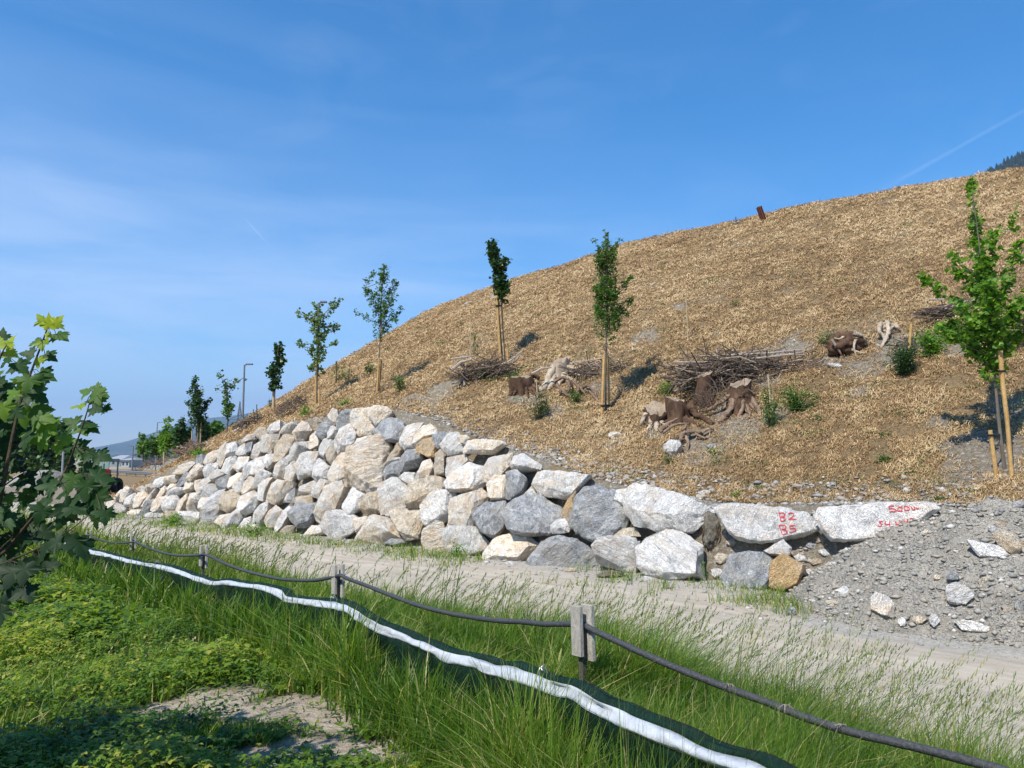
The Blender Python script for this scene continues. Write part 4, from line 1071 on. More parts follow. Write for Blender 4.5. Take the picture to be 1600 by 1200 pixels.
# ---------------------------------------------------------------- young trees: trunk, limbs and leaf sprays follow the photo's own branches
def leafquads(P, L, r, nrm_up=.55, fold=.25, aspect=.42, tint=None, droop=.2):
    n = len(P)
    a = r.uniform(0, 2 * np.pi, n)
    nn = np.stack([r.normal(0, 1, n), r.normal(0, 1, n), np.abs(r.normal(0, 1, n)) * 1.0 + nrm_up], -1); nn /= np.linalg.norm(nn, axis=1)[:, None]
    d = np.stack([np.cos(a), np.sin(a), r.normal(-droop, .4, n)], -1); d -= nn * (d * nn).sum(1)[:, None]; d /= np.linalg.norm(d, axis=1)[:, None]
    s = np.cross(nn, d); L = L[:, None]
    V = np.stack([P - d * L * .5, P - d * L * .05 + s * L * aspect + nn * L * fold * .3, P + d * L * .55 - nn * L * .12, P - d * L * .05 - s * L * aspect + nn * L * fold * .3], 1)
    i = np.arange(n) * 4
    # two triangles sharing the midrib give a folded leaf
    T = np.concatenate([np.stack([i, i + 1, i + 2], -1), np.stack([i, i + 2, i + 3], -1)])
    if tint is None: tint = np.clip(r.normal(.5, .22, n), 0, 1)
    return V.reshape(-1, 3), T, np.repeat(tint, 4)

def tree(label, base, trunk, strokes, leaf, nleaf, lmat, Y=None, r0=2.2, r1=.7, cat='young tree', group='young staked trees', name='young_tree',
         barkm='bark', stakes=(), clump=.5, aspect=.42, depth=.8, limb=.5, wrap=None, twig=True, seed=1):
    r = np.random.default_rng(seed * 7 + int(base[0])); rr = random.Random(seed + int(base[0]))
    B = hit(*base) if Y is None else at(base[0], base[1], Y)
    Y = B.y; e = empty(name, B, label, cat, group)
    px2m = Y / F
    tp = [at(x, y, Y) for x, y in trunk]; tp[0] = tp[0] - Vector((0, 0, .25))
    mb = MB(); k = len(tp)
    rad = [(r0 + (r1 * .45 - r0) * (i / (k - 1)) ** .8) * px2m for i in range(k)]
    mb.tube(tp, rad, 7, a=.5)
    mb.build('trunk', M[barkm], e)
    mb = MB(); P = []; wts = [max(4, math.hypot(s[2] - s[0], s[3] - s[1])) * s[4] * (s[5] if len(s) > 5 else 1) for s in strokes]; tw = sum(wts)
    for s, w in zip(strokes, wts):
        x0, y0, x1, y1, rp = s[:5]; L = math.hypot(x1 - x0, y1 - y0) * px2m
        # attach the limb to the nearest trunk point
        a0 = min(tp, key=lambda q: (q - at(x0, y0 + 6, Y)).length)
        dy0, dy1 = rr.uniform(-.15, .15) * depth, rr.uniform(-1, 1) * min(depth, .35 + L * .35)
        p0 = at(x0, y0, Y + dy0); p1 = at(x1, y1, Y + dy1)
        mid = (p0 + p1) / 2 + Vector((0, 0, -.06 * L))
        if limb: mb.tube([a0, p0, mid, p1], [r1 * px2m * .8 * limb * 1.6, r1 * px2m * limb * 1.3, r1 * px2m * limb, r1 * px2m * .35 * limb], 5, caps=False)
        nl = int(nleaf * w / tw); nc = max(3, int(nl / 7))
        q = r.uniform(0, 1, nc) ** .9; jit = r.normal(0, 1, (nc, 3)); jit /= np.maximum(1, np.linalg.norm(jit, axis=1)[:, None] / 1.4)
        c = np.array(p0)[None] * (1 - q[:, None]) + np.array(p1)[None] * q[:, None] + jit * rp * px2m * .55 * (1.15 - .5 * q[:, None])
        if twig and limb:
            for ci in range(0, nc, 2):
                ax = np.array(p0) * (1 - q[ci]) + np.array(p1) * q[ci]
                mb.tube([Vector(ax), Vector(c[ci])], [r1 * px2m * .3, r1 * px2m * .12], 3, caps=False)
        idx = r.integers(0, nc, nl); P.append(c[idx] + r.normal(0, leaf * clump, (nl, 3)))
    P = np.concatenate(P)
    if mb.v: mb.build('limbs', M[barkm], e)
    L = leaf * r.uniform(.65, 1.25, len(P))
    V, T, A = leafquads(P, L, r, aspect=aspect)
    link('crown', np_mesh('crown', V, T, None, {'tint': A}), M[lmat], e)
    if wrap:
        mb = MB(); mb.tube([at(x, y, Y) for x, y, w in wrap], [w * px2m for x, y, w in wrap], 8); mb.build('trunk_wrap', M['lath'], e)
    for sk in stakes:
        pts, rp, lab, ties = sk[0], sk[1], sk[2], sk[3] if len(sk) > 3 else ()
        dY = sk[4] if len(sk) > 4 else -.18
        b = at(*pts[0], Y + dY); b.z = min(b.z, float(G(b.x, b.y))) - .1
        se = empty('wooden_stake', b, lab, 'stake', 'wooden stakes')
        mb = MB(); q = [b] + [at(x, y, Y + dY) for x, y in pts[1:]]
        n_ = 6; qq = [q[0] + (q[-1] - q[0]) * i / n_ for i in range(n_ + 1)] if len(q) == 2 else q
        mb.tube(qq, [rp * px2m * rr.uniform(.92, 1.06) for _ in qq], 9); mb.build('post', M['stake'], se)
        for (tx, ty, ox) in ties:
            t0 = at(tx, ty, Y + dY - rp * px2m); t1 = at(tx + ox, ty - abs(ox) * .12, Y + .03)
            mb = MB(); mb.tube([t0 + Vector((-.04, 0, 0)), t0, (t0 + t1) / 2 + Vector((0, -.02, -.02)), t1], .018 if Y < 20 else .03, 6)
            cen = at(tx, ty, Y + dY); rr_ = rp * px2m * 1.25
            mb.tube([cen + Vector((math.cos(a) * rr_, math.sin(a) * rr_, 0)) for a in np.linspace(0, 2 * math.pi, 11)], .016 if Y < 20 else .028, 5, caps=False)
            mb.build('rubber_tie', M['rubber'], se)
    return e

tree('tallest young tree at right with bright green leaves and a grey bowed trunk', (1571, 731),
     [(1571, 731), (1563, 680), (1557, 620), (1552, 560), (1546, 500), (1536, 430), (1526, 350), (1519, 285)],
     [(1545, 500, 1530, 410, 17, 1.2), (1532, 420, 1521, 345, 11, 1.3), (1522, 350, 1520, 318, 8), (1521, 318, 1517, 278, 8, 1.1), (1540, 450, 1556, 362, 13), (1500, 480, 1436, 430, 9), (1545, 520, 1495, 478, 16), (1540, 470, 1492, 420, 14),
      (1505, 420, 1486, 392, 6), (1548, 500, 1578, 430, 13), (1576, 430, 1598, 375, 11), (1583, 360, 1584, 325, 6, .8), (1550, 540, 1598, 470, 18), (1548, 555, 1480, 505, 15), (1520, 545, 1462, 512, 9),
      (1553, 560, 1600, 510, 17), (1552, 570, 1515, 545, 15), (1556, 590, 1540, 560, 14), (1545, 540, 1548, 440, 26, 1.3), (1600, 470, 1640, 420, 14), (1600, 510, 1650, 480, 16), (1558, 600, 1535, 585, 9, .6), (1548, 530, 1510, 500, 22)],
     .095, 4800, 'leaf_fresh', r0=3.2, r1=.9, depth=.8, aspect=.5,
     stakes=[([(1580, 728), (1574, 660), (1567, 600), (1563, 548)], 3.4, 'long orange wooden stake leaning beside the tallest right hand tree', [(1566, 580, -10)], -.25),
             ([(1557, 726), (1547, 672)], 3.4, 'short orange wooden stake left of the tallest right hand tree', [(1549, 680, 14)], -.2)])
tree('narrow feathery young tree standing between paired stakes in the middle of the slope', (946, 642),
     [(946, 642), (946, 580), (948, 515), (949, 450), (948, 395), (945, 365)],
     [(948, 520, 948, 440, 25, 1.4), (948, 450, 948, 385, 22, 1.3), (948, 395, 946, 362, 6, .8), (945, 420, 931, 375, 7, .8), (952, 420, 968, 372, 7, .8), (955, 470, 990, 430, 9), (955, 490, 988, 468, 9), (952, 500, 980, 485, 12), (945, 490, 928, 450, 10), (945, 500, 930, 480, 12), (946, 430, 930, 400, 11), (952, 515, 972, 508, 6, .5)],
     .078, 5400, 'leaf_mid', r0=2.2, r1=1.0, depth=.6, aspect=.3,
     stakes=[([(940, 640), (944, 555)], 2.3, 'thick orange stake in front of the feathery young tree', [(942, 634, 6)], -.2), ([(952, 640), (950, 556)], 1.9, 'second thinner orange stake behind the feathery young tree', [(950, 634, -4)], .15)])
tree('dense dark columnar young tree standing above the brush pile on the hillside', (786, 566),
     [(786, 566), (782, 520), (779, 480), (781, 440), (778, 410), (770, 378)],
     [(784, 463, 785, 440, 13, 1.3), (783, 445, 778, 415, 12, 1.3), (778, 418, 772, 395, 11, 1.2), (772, 398, 769, 378, 9, 1.1), (786, 450, 794, 442, 7), (782, 420, 792, 405, 7), (774, 400, 762, 384, 7, .8), (784, 462, 789, 455, 9)],
     .115, 1800, 'leaf_dark', r0=1.4, r1=.8, depth=.35, aspect=.55, limb=.4,
     stakes=[([(783, 563), (776, 462)], 1.9, 'tall left stake under the dark columnar tree', [(777, 478, 6)], -.15), ([(789, 563), (783, 462)], 1.3, 'thin right stake under the dark columnar tree', (), .1),
             ([(794, 560), (793, 545)], 2.0, 'short leaning stake right of the dark columnar tree', (), -.1)])
tree('slender young tree with airy oval crown on the hill edge', (590, 614),
     [(590, 614), (592, 560), (594, 530), (595, 480), (598, 440), (600, 412)],
     [(595, 525, 596, 470, 13, 1.2), (596, 475, 600, 412, 12, 1.2), (596, 500, 570, 448, 9), (570, 450, 582, 425, 8), (594, 505, 556, 488, 6, .9), (597, 500, 620, 450, 10), (598, 510, 629, 482, 8), (600, 480, 618, 438, 9), (596, 520, 612, 510, 9), (590, 470, 575, 455, 12), (594, 530, 584, 520, 6, .6), (600, 440, 592, 425, 9), (605, 500, 622, 498, 8)],
     .085, 2600, 'leaf_mid', r0=1.5, r1=.8, depth=.7, aspect=.36,
     stakes=[([(589, 612), (592, 560)], 1.4, 'stake close against the slender airy tree', (), -.15), ([(592, 612), (596, 562)], 1.5, 'orange stake just right of the slender airy tree', (), .12)])
tree('pale leaved young tree with loose spreading branches above the left wall', (495, 634),
     [(495, 634), (496, 590), (497, 540), (497, 500), (496, 475)],
     [(497, 580, 497, 530, 11, 1.1), (497, 535, 496, 475, 11, 1.1), (495, 505, 466, 486, 6), (468, 495, 464, 483, 4, .7), (500, 505, 520, 478, 7), (515, 482, 532, 466, 6), (495, 545, 459, 535, 4, .8), (498, 530, 528, 508, 6), (500, 545, 531, 533, 4, .9), (498, 558, 514, 550, 7), (496, 572, 482, 578, 6), (494, 555, 480, 548, 7), (493, 520, 480, 518, 7), (499, 515, 518, 508, 8), (492, 500, 482, 490, 7)],
     .12, 1300, 'leaf_pale', r0=1.0, r1=.6, depth=.8, aspect=.55, limb=.7,
     stakes=[([(493, 634), (494, 564)], 1.3, 'tall orange stake against the pale leaved tree', (), -.15), ([(499, 630), (499, 612)], 1.6, 'short orange stake at the foot of the pale leaved tree', (), -.2)])
tree('small dark dense young tree with pale wrapped trunk on the left ridge', (427, 641), [(427, 641), (428, 600), (431, 570), (436, 537)],
     [(429, 602, 430, 575, 9, 1.2), (431, 580, 437, 538, 8, 1.2), (428, 590, 421, 582, 6), (434, 570, 442, 562, 6), (428, 605, 426, 598, 5)], .17, 800, 'leaf_dark', r0=1.6, r1=.8, depth=.4, aspect=.55, limb=.4, wrap=[(427, 641, 2.4), (428.5, 602, 2.2)])
tree('sparse young tree with forked bare looking branches on the left ridge', (354, 680), [(354, 680), (356, 650), (355, 625), (354, 605)],
     [(356, 650, 354, 612, 8, 1.3), (354, 615, 345, 585, 4, .9), (355, 612, 356, 590, 3, .5), (356, 615, 372, 590, 4, .9), (350, 612, 339, 607, 2.5, .6), (376, 593, 381, 590, 3, .4), (356, 640, 348, 636, 4), (358, 640, 366, 632, 3), (356, 648, 362, 642, 4)], .16, 420, 'leaf_mid', r0=1.4, r1=.6, depth=.7, aspect=.4, limb=.8)
tree('broad bushy young tree on the left ridge beside upright stakes', (309, 690), [(309, 690), (309, 660), (308, 630), (303, 590)],
     [(309, 668, 307, 625, 12, 1.5), (307, 630, 302, 590, 7, 1.2), (308, 650, 328, 623, 7), (306, 640, 292, 628, 6), (304, 620, 297, 610, 6), (309, 668, 318, 650, 9), (306, 660, 294, 648, 6, .7), (308, 625, 315, 600, 5, .7)], .15, 1500, 'leaf_dark', r0=1.2, r1=.7, depth=1.0, aspect=.38)
for i, (bx, by, tx, ty, w, lab, YY) in enumerate([
        (224, 716, 222, 680, 9, 'leftmost young tree of the ridge row', 58), (240, 714, 240, 682, 11, 'bushy second young tree of the ridge row', 56), (262, 708, 263, 652, 13, 'tall pointed young tree in the middle of the ridge row', 52),
        (248, 712, 252, 676, 10, 'low young tree between two taller ones in the ridge row', 60), (283, 704, 284, 650, 11, 'dark narrow young tree at the right of the ridge row', 50), (273, 706, 275, 672, 11, 'short bright young tree in the ridge row', 54)]):
    tree(lab, (bx, by), [(bx, by), (bx, (by + ty) / 2), (tx, ty)], [(bx, by - 8, bx, ty + (by - ty) * .4, w * 1.25, 1.8), (bx, ty + (by - ty) * .45, tx, ty, w * .5, .9), (bx, by - 14, bx - w, by - 24, w * .5), (bx, by - 14, bx + w, by - 26, w * .5)], .2, 900, ['leaf_mid', 'leaf_mid', 'leaf_fresh', 'leaf_dark', 'leaf_dark', 'leaf_mid'][i], Y=YY, depth=1.2, aspect=.45, group='row of young trees on the left ridge', seed=i, r0=1.0)

# small saplings, shrubs and tufts
def shrub(label, cx, cy, w, h, leaf, n, lmat, cat='shrub', group=None, name='shrub', up=False, seed=0):
    B = hit(cx, cy); Y = B.y; n = int(n * 1.25); p = Y / F; r = np.random.default_rng(int(cx * 3 + cy) + seed); e = empty(name, B, label, cat, group); mb = MB(); P = []
    ns = 7 if not up else 3
    for j in range(ns):
        a = r.uniform(-1, 1); tip = B + Vector((a * w / 2 * p * .8, r.uniform(-1, 1) * w / 2 * p * .7, h * p * r.uniform(.55, 1.0) * (1 - .3 * abs(a)))); tip += Vector((r.normal(0, .12), r.normal(0, .1), r.normal(0, .06))) * h * p; mid = (B + tip) / 2 + Vector((0, 0, .1 * h * p))
        mb.tube([B, mid, tip], [.012, .009, .004], 4, caps=False)
        nc = max(3, n // ns // 5); q = r.uniform(.15, 1, nc)[:, None]; c = np.array(B) * (1 - q) + np.array(tip) * q + r.normal(0, 1, (nc, 3)) * w * p * .10
        P.append(c[r.integers(0, nc, n // ns)] + r.normal(0, leaf * .8, (n // ns, 3)))
    mb.build('stems', M['stem'], e); P = np.concatenate(P); P[:, 2] = np.maximum(P[:, 2], B.z + .01)
    V, T, A = leafquads(P, leaf * r.uniform(.6, 1.3, len(P)), r, aspect=.3 if not up else .25)
    link('foliage', np_mesh('foliage', V, T, None, {'tint': A}), M[lmat], e); return e
shrub('dense low evergreen shrub tied to a short stake on the right slope', 1412, 586, 62, 66, .05, 2200, 'leaf_dark')
shrub('bright leafy sapling shrub in front of the stick pile at right', 1462, 556, 60, 48, .08, 700, 'leaf_fresh', seed=2)
shrub('loose bushy shrub behind the bright sapling beside the stick pile', 1505, 532, 70, 42, .08, 700, 'leaf_mid', seed=5)
shrub('tall thin shrub against the planting stake right of the sawn stumps', 1203, 668, 34, 84, .055, 700, 'leaf_mid', up=True)
shrub('spreading green bramble under the right end of the brush pile', 1245, 640, 70, 40, .06, 900, 'leaf_mid')
shrub('green tuft at the left end of the large brush pile', 1040, 618, 40, 26, .05, 500, 'leaf_fresh', cat='weed')
shrub('bushy dark sapling standing below the big bleached stump', 843, 655, 38, 52, .055, 700, 'leaf_dark')
shrub('green tuft under the torn roots of the bleached stump', 900, 632, 36, 26, .05, 380, 'leaf_mid', cat='weed')
shrub('yellow green bush right of the slender airy tree', 624, 612, 26, 34, .07, 320, 'leaf_mid', seed=1)
shrub('small olive bush left of the slender airy tree', 580, 584, 18, 26, .08, 200, 'leaf_mid', seed=1)
shrub('leafy weed right of the dark columnar tree', 803, 602, 26, 34, .06, 320, 'leaf_mid', cat='weed')
shrub('low weed hugging the left brush pile', 758, 592, 40, 18, .06, 320, 'leaf_mid', cat='weed')
shrub('bright green weed above the top course left of the wall peak', 475, 652, 34, 16, .07, 380, 'leaf_fresh', cat='weed')
shrub('bright green weed at the foot of the wall peak rocks', 540, 634, 30, 12, .06, 300, 'leaf_fresh', cat='weed')
shrub('green weed patch above the far left part of the wall', 312, 714, 26, 14, .09, 300, 'leaf_fresh', cat='weed')
shrub('green tuft on bare soil below the sawn stumps', 1116, 712, 22, 16, .04, 160, 'leaf_fresh', cat='weed')
shrub('small green tuft below the white angular rock', 1048, 724, 30, 16, .04, 160, 'leaf_mid', cat='weed')
shrub('tall leafy weed growing in front of the wide grey boulders', 978, 892, 26, 62, .045, 380, 'leaf_mid', cat='weed', up=True)
shrub('small leafy weed left of the tall weed at the wall foot', 962, 896, 20, 26, .045, 120, 'leaf_fresh', cat='weed', up=True)
shrub('upright weed at the foot of the huge pale boulder', 1094, 912, 22, 48, .045, 240, 'leaf_fresh', cat='weed', up=True)
shrub('green weed tuft at the foot of the wall centre', 714, 872, 40, 20, .045, 300, 'leaf_fresh', cat='weed')
shrub('weed tuft at the foot of the wall below the cream boulders', 866, 884, 36, 12, .04, 200, 'leaf_fresh', cat='weed')
shrub('green weeds at the far left foot of the wall', 268, 822, 46, 20, .08, 420, 'leaf_fresh', cat='weed')
shrub('low weed patch at the left foot of the wall', 400, 838, 60, 16, .06, 380, 'leaf_fresh', cat='weed')
shrub('green tuft at the edge of the heap above the long slab', 1382, 724, 22, 14, .05, 160, 'leaf_mid', cat='weed')
shrub('tiny weed above the B2 slab', 1152, 780, 26, 14, .04, 180, 'leaf_fresh', cat='weed')
shrub('small weed tuft at the right end of the long lettered slab', 1468, 786, 20, 14, .04, 160, 'leaf_mid', cat='weed')
shrub('weed growing on bare soil right of the tilted sticks', 1290, 538, 34, 26, .06, 240, 'leaf_mid', cat='weed')
r = np.random.default_rng(81)
# scattered small weeds through the mulch: uncountable ground flora
def scatter_weeds():
    N = 900; u = r.uniform(-.35, .75, N); Y = np.exp(r.uniform(math.log(13), math.log(45), N)); X = u * Y; s, t = st(X, Y); sw = 14.25 + .35 * np.interp(t, HT, HZ)
    ok = (s > sw + .3) & (s < 36) & (r.random(N) < np.clip(1.0 - (s - sw) / 16, .12, .8)) & (fbm(X * .35, Y * .35, 83, 3) > .45); X, Y = X[ok], Y[ok]
    P = []; LL = []
    for x, y in zip(X, Y):
        k = int(r.integers(10, 60)); z = float(hill(*st(x, y))); rad = r.uniform(.05, .22)
        q = r.normal(0, rad, (k, 3)); q[:, 2] = np.abs(q[:, 2]) * .5 + .02; P.append(q + np.array([x, y, z])); LL.append(np.full(k, r.uniform(.035, .06) * (y / 20) ** .5))
    P = np.concatenate(P); L = np.concatenate(LL)
    V, T, A = leafquads(P, L, r, aspect=.3)
    o = link('sprouting_weeds', np_mesh('sprouting_weeds', V, T, None, {'tint': A}), M['leaf_mid']); tag(o, 'tiny green weeds sprouting through the straw all over the slope', 'weeds', kind='stuff')
    # ... and at the foot of the wall, with dry tufts
    r2, X, Y, s, t = field(140000, 10, 40, 85, -.6, .5)
    tf = fbm(X * 1.4, Y * 1.4, 86, 3)
    ok = (s > 12.0) & (s < 13.95) & (r2.random(len(X)) < np.clip((tf - .5 + .16 * (t > 13)) * 6, 0, 1) * np.clip((s - 12.0), .05, 1)) & (pile(s, t) < .05); X, Y = X[ok], Y[ok]; n = len(X)
    V, Q, T3, A = blades(X, Y, r2.uniform(.08, .34, n), np.maximum(.005, .0009 * Y), np.abs(r2.normal(.5, .3, n)), r2.uniform(0, 6.28, n), np.clip(r2.normal(.62, .25, n), 0, 1), r=r2)
    o = link('wall_foot_grass', np_mesh('wall_foot_grass', V, T3, Q, {'tint': A}), M['grass']); tag(o, 'thin patchy grass tufts along the foot of the boulder wall', 'grass', kind='stuff')
scatter_weeds()

def lath(label, x0, y0, x1, y1, rp=1.0, Y=None, mat='lath', dY=0.0):
    B = hit(x0, y0) if Y is None else at(x0, y0, Y); Y = B.y + dY; B = at(x0, y0, Y); t = at(x1, y1, Y)
    e = MB(); e.tube([B - Vector((0, 0, .2)), B + (t - B) * .5, t], rp * Y / F, 6)
    o = e.build('planting_stake', M[mat]); tag(o, label, 'stake', 'thin planting stakes')
    return o
lath('thin planting stake standing alone high on the straw slope in the middle', 1075, 532, 1072, 463, .9)
lath('thin planting stake beside a tiny sapling above the left brush pile', 735, 560, 735, 498, .8)
lath('thin planting stake in front of the dark columnar tree', 788, 575, 786, 535, .8)
lath('thin pale stake at the right of the sawn stumps', 1206, 654, 1200, 585, 1.5)
lath('short orange stake inside the evergreen shrub', 1418, 574, 1424, 506, 2.0, mat='stake')
lath('thin stake below the big bleached stump', 841, 640, 838, 593, 1.0)
lath('thin stake on the left ridge right of the small dark tree', 447, 645, 445, 622, .9)
lath('thin dark stake with sapling on the skyline', 526, 600, 526, 564, .9, mat='stem')
lath('leaning thin stake beside the skyline sapling', 543, 602, 548, 562, .8, mat='stake')
lath('upright pale stake left of the broad bushy tree', 300, 705, 300, 672, 1.0)
lath('upright pale stake right of the broad bushy tree', 313, 692, 314, 662, 1.0)
lath('thin stake above the lower left of the wall', 402, 665, 401, 632, .7, mat='stem')
lath('faint thin stake high on the right slope', 1269, 522, 1266, 480, .6)
lath('pale stub stake at the far left end of the wall', 256, 720, 256, 706, 1.3)
shrub('wind bent sapling with leaves blown left on the skyline', 526, 598, 40, 30, .1, 120, 'leaf_mid', up=True)
shrub('small sapling on the leaning skyline stake', 543, 600, 22, 28, .09, 110, 'leaf_mid', up=True)
shrub('tiny sapling on its stake above the left brush pile', 740, 556, 16, 50, .07, 80, 'leaf_mid', up=True)
shrub('little sapling on the left ridge beside the wrapped trunk', 421, 640, 10, 20, .1, 60, 'leaf_dark', up=True)
# ---------------------------------------------------------------- stumps, root plates, brush piles and sticks
def root(mb, B, Y, pts, r0, r1, dy0=0, dy1=-.3, wob=.24, n=10):
    P = []; k = len(pts)
    ye = min(hit(*pts[-1]).y, Y + .2) - .03; ye = max(ye, Y - 1.6)
    for i, (x, y) in enumerate(pts):
        q = i / (k - 1); P.append(at(x, y, (Y + dy0) * (1 - q) + ye * q - .10 * math.sin(math.pi * q) * (1 if dy1 < -.2 else .3)))
    # smooth
    Q = crom(P, 5); R_ = [(r0 + (r1 - r0) * (i / (len(Q) - 1)) ** .8) * Y / F for i in range(len(Q))]
    Q = [q + Vector((rnd.uniform(-1, 1), rnd.uniform(-1, 1), rnd.uniform(-1, 1))) * R_[i] * .25 for i, q in enumerate(Q)]
    mb.tube(Q, R_, n, wob=wob)

def stump(label, cx, cy, w, h, topw, tilt, roots, mat='stump_dark', cutmat='stump_cut', rootmat=None, seed=1, group='tree stumps on the slope', flare=1.35, cut=True, elong=.85):
    """trunk from pixel base (cx,cy) up h px; roots as pixel polylines (pts, r0, r1, dy)"""
    B = hit(cx, cy); Y = B.y; p = Y / F; r = random.Random(seed + int(cx)); e = empty('tree_stump', B, label, 'tree stump', group)
    N = 26; rings = 9; bm = bmesh.new(); ph = [r.uniform(0, 6.28) for _ in range(4)]; R0 = w / 2 * p; R1 = topw / 2 * p
    lean = Vector((tilt[0] * p, 0, 0)); vs = []
    for i in range(rings):
        q = i / (rings - 1); rad = R1 + (R0 - R1) * (1 - q) ** 1.8; row = []
        for k in range(N):
            a = 2 * math.pi * k / N
            fl = 1 + (1 - q) ** 1.5 * .32 * math.cos(5 * a + ph[0]) + .07 * math.cos(3 * a + ph[1]) + .05 * math.cos(9 * a + ph[2]) * (1 - .3 * q) + r.uniform(-.035, .035) + .28 * mnoise.noise(Vector((math.cos(a) * 1.2, math.sin(a) * 1.2 + seed, q * 1.8 + cx)))
            z = -.25 + (h * p + .25) * q + (R1 * .35 * mnoise.noise(Vector((math.cos(a) * 2, math.sin(a) * 2, cx))) if i == rings - 1 else 0)
            top = Vector((0, 0, (tilt[1] * math.cos(a) * 1.0 + tilt[2] * math.sin(a)) * R1 * q ** 3 if len(tilt) > 2 else 0))
            row.append(bm.verts.new(B + lean * q + Vector((math.cos(a) * rad * fl, math.sin(a) * rad * fl * elong + R0 * .3, z)) + top))
        vs.append(row)
    for i in range(rings - 1):
        for k in range(N): bm.faces.new((vs[i][k], vs[i][(k + 1) % N], vs[i + 1][(k + 1) % N], vs[i + 1][k]))
    me = bpy.data.meshes.new('trunk'); bm.to_mesh(me)
    me.polygons.foreach_set('use_smooth', np.ones(len(me.polygons), bool)); link('trunk', me, M[mat], e)
    top = [v.co.copy() for v in vs[-1]]; bm.free()
    c = sum(top, Vector()) / N; m2 = bmesh.new(); ring = [m2.verts.new(v + Vector((0, 0, .004))) for v in top]
    inner = [m2.verts.new(c.lerp(v, .5) + Vector((0, 0, .004 + r.uniform(-.015, .015)))) for v in top]; cc_ = m2.verts.new(c + Vector((0, 0, .0)))
    for k in range(N):
        k2 = (k + 1) % N; m2.faces.new((ring[k], ring[k2], inner[k2], inner[k])); m2.faces.new((inner[k], inner[k2], cc_))
    me = bpy.data.meshes.new('sawn_top'); m2.to_mesh(me); m2.free(); link('sawn_top', me, M[cutmat], e)
    extra = []
    for j in range(5):   # shorter roots sprawling out round the base
        sx = r.choice((-1, 1)) * r.uniform(.15, .5) * w; ex = sx * r.uniform(1.3, 2.1); extra.append(([(cx + sx * .6, cy - h * .35), (cx + sx, cy - h * .12), (cx + (sx + ex) / 2, cy + r.uniform(-2, 4)), (cx + ex, cy + r.uniform(2, 10))], r.uniform(2.0, 3.6), r.uniform(.6, 1.4), -.5))
    for pts, r0, r1, dy in list(roots) + extra:
        mb = MB(); root(mb, B, Y + .02, pts, r0, r1, 0.05, dy); mb.build('root', M[rootmat or mat], e)
    return e

stump('upright dark stump with sawn top left of the big bleached stump', 818, 612, 30, 24, 34, (-4, .15, .12), [([(812, 600), (806, 612), (802, 618)], 4, 1.5, -.3), ([(830, 600), (838, 606), (842, 612)], 4, 1.5, -.3), ([(826, 588), (836, 587), (842, 592)], 4, 3, -.1)])
stump('big bleached stump arching on thick pale roots', 874, 594, 34, 32, 26, (3, .35, .4),
      [([(866, 572), (858, 590), (850, 604), (840, 612)], 7, 3.5, -.5), ([(886, 572), (900, 582), (916, 588), (930, 591)], 6, 3, -.2), ([(868, 580), (862, 598), (858, 610)], 5, 3, -.5), ([(884, 580), (878, 594), (870, 604)], 5, 2, -.3)], mat='stump_wood')
B = hit(893, 618); e = empty('torn_roots', B, 'tangle of torn reddish roots in front of the bleached stump', 'roots')
for pts, a, b in [([(866, 596), (880, 590), (892, 598), (896, 612)], 3, 1.5), ([(884, 592), (890, 604), (886, 618)], 4, 1.5), ([(896, 596), (904, 606), (900, 616), (906, 624)], 2.5, 1), ([(905, 612), (918, 602), (928, 610), (934, 624)], 3, 1.2), ([(878, 606), (884, 616), (890, 622)], 3, 1.5), ([(918, 604), (926, 616), (936, 628)], 3, 1.2), ([(870, 600), (876, 612), (874, 620)], 2.5, 1), ([(900, 600), (912, 612), (916, 620)], 2, 1)]:
    mb = MB(); root(mb, B, B.y - .1, pts, a, b, .1, -.25); mb.build('root', M['root_red'], e)
stump('leftmost flat sawn stump of the stump cluster', 1024, 664, 30, 26, 34, (3, .15, .75), [([(1008, 648), (1004, 658), (1000, 664)], 4, 2, -.2), ([(1018, 650), (1016, 664), (1012, 672)], 4, 2.5, -.5), ([(1024, 650), (1026, 668), (1027, 674)], 5, 3, -.6)], cutmat='stump_cut', rootmat='stump_wood')
stump('dark broad stump just right of the leftmost sawn stump', 1062, 660, 40, 36, 34, (-3, -.2, .2), [([(1076, 634), (1090, 648), (1104, 656), (1114, 662)], 6, 3.5, -.5), ([(1070, 652), (1086, 662), (1100, 668)], 4, 2, -.6), ([(1050, 656), (1040, 668), (1030, 674)], 4, 2, -.7)])
stump('tall rugged stump at the back of the stump cluster', 1098, 634, 30, 50, 24, (5, .4, .25), [([(1090, 622), (1082, 634), (1078, 640)], 4, 2, -.2), ([(1104, 616), (1114, 630), (1122, 634)], 4, 2, -.2)])
stump('right hand stump of the cluster standing on spread reddish roots', 1156, 640, 42, 42, 36, (4, .3, .3),
      [([(1146, 622), (1140, 640), (1130, 652), (1122, 660)], 6, 3.5, -.5), ([(1158, 620), (1160, 636), (1154, 650)], 5, 2.5, -.5), ([(1172, 620), (1182, 634), (1188, 650), (1186, 656)], 5, 2, -.4), ([(1140, 618), (1124, 630), (1106, 640), (1094, 642)], 4, 2, -.2), ([(1168, 632), (1172, 646), (1168, 656)], 3, 1.5, -.4)], rootmat='root_red')
B = hit(1078, 694); e = empty('root_clump', B, 'gnarled reddish root clump lying below the dark broad stump', 'roots')
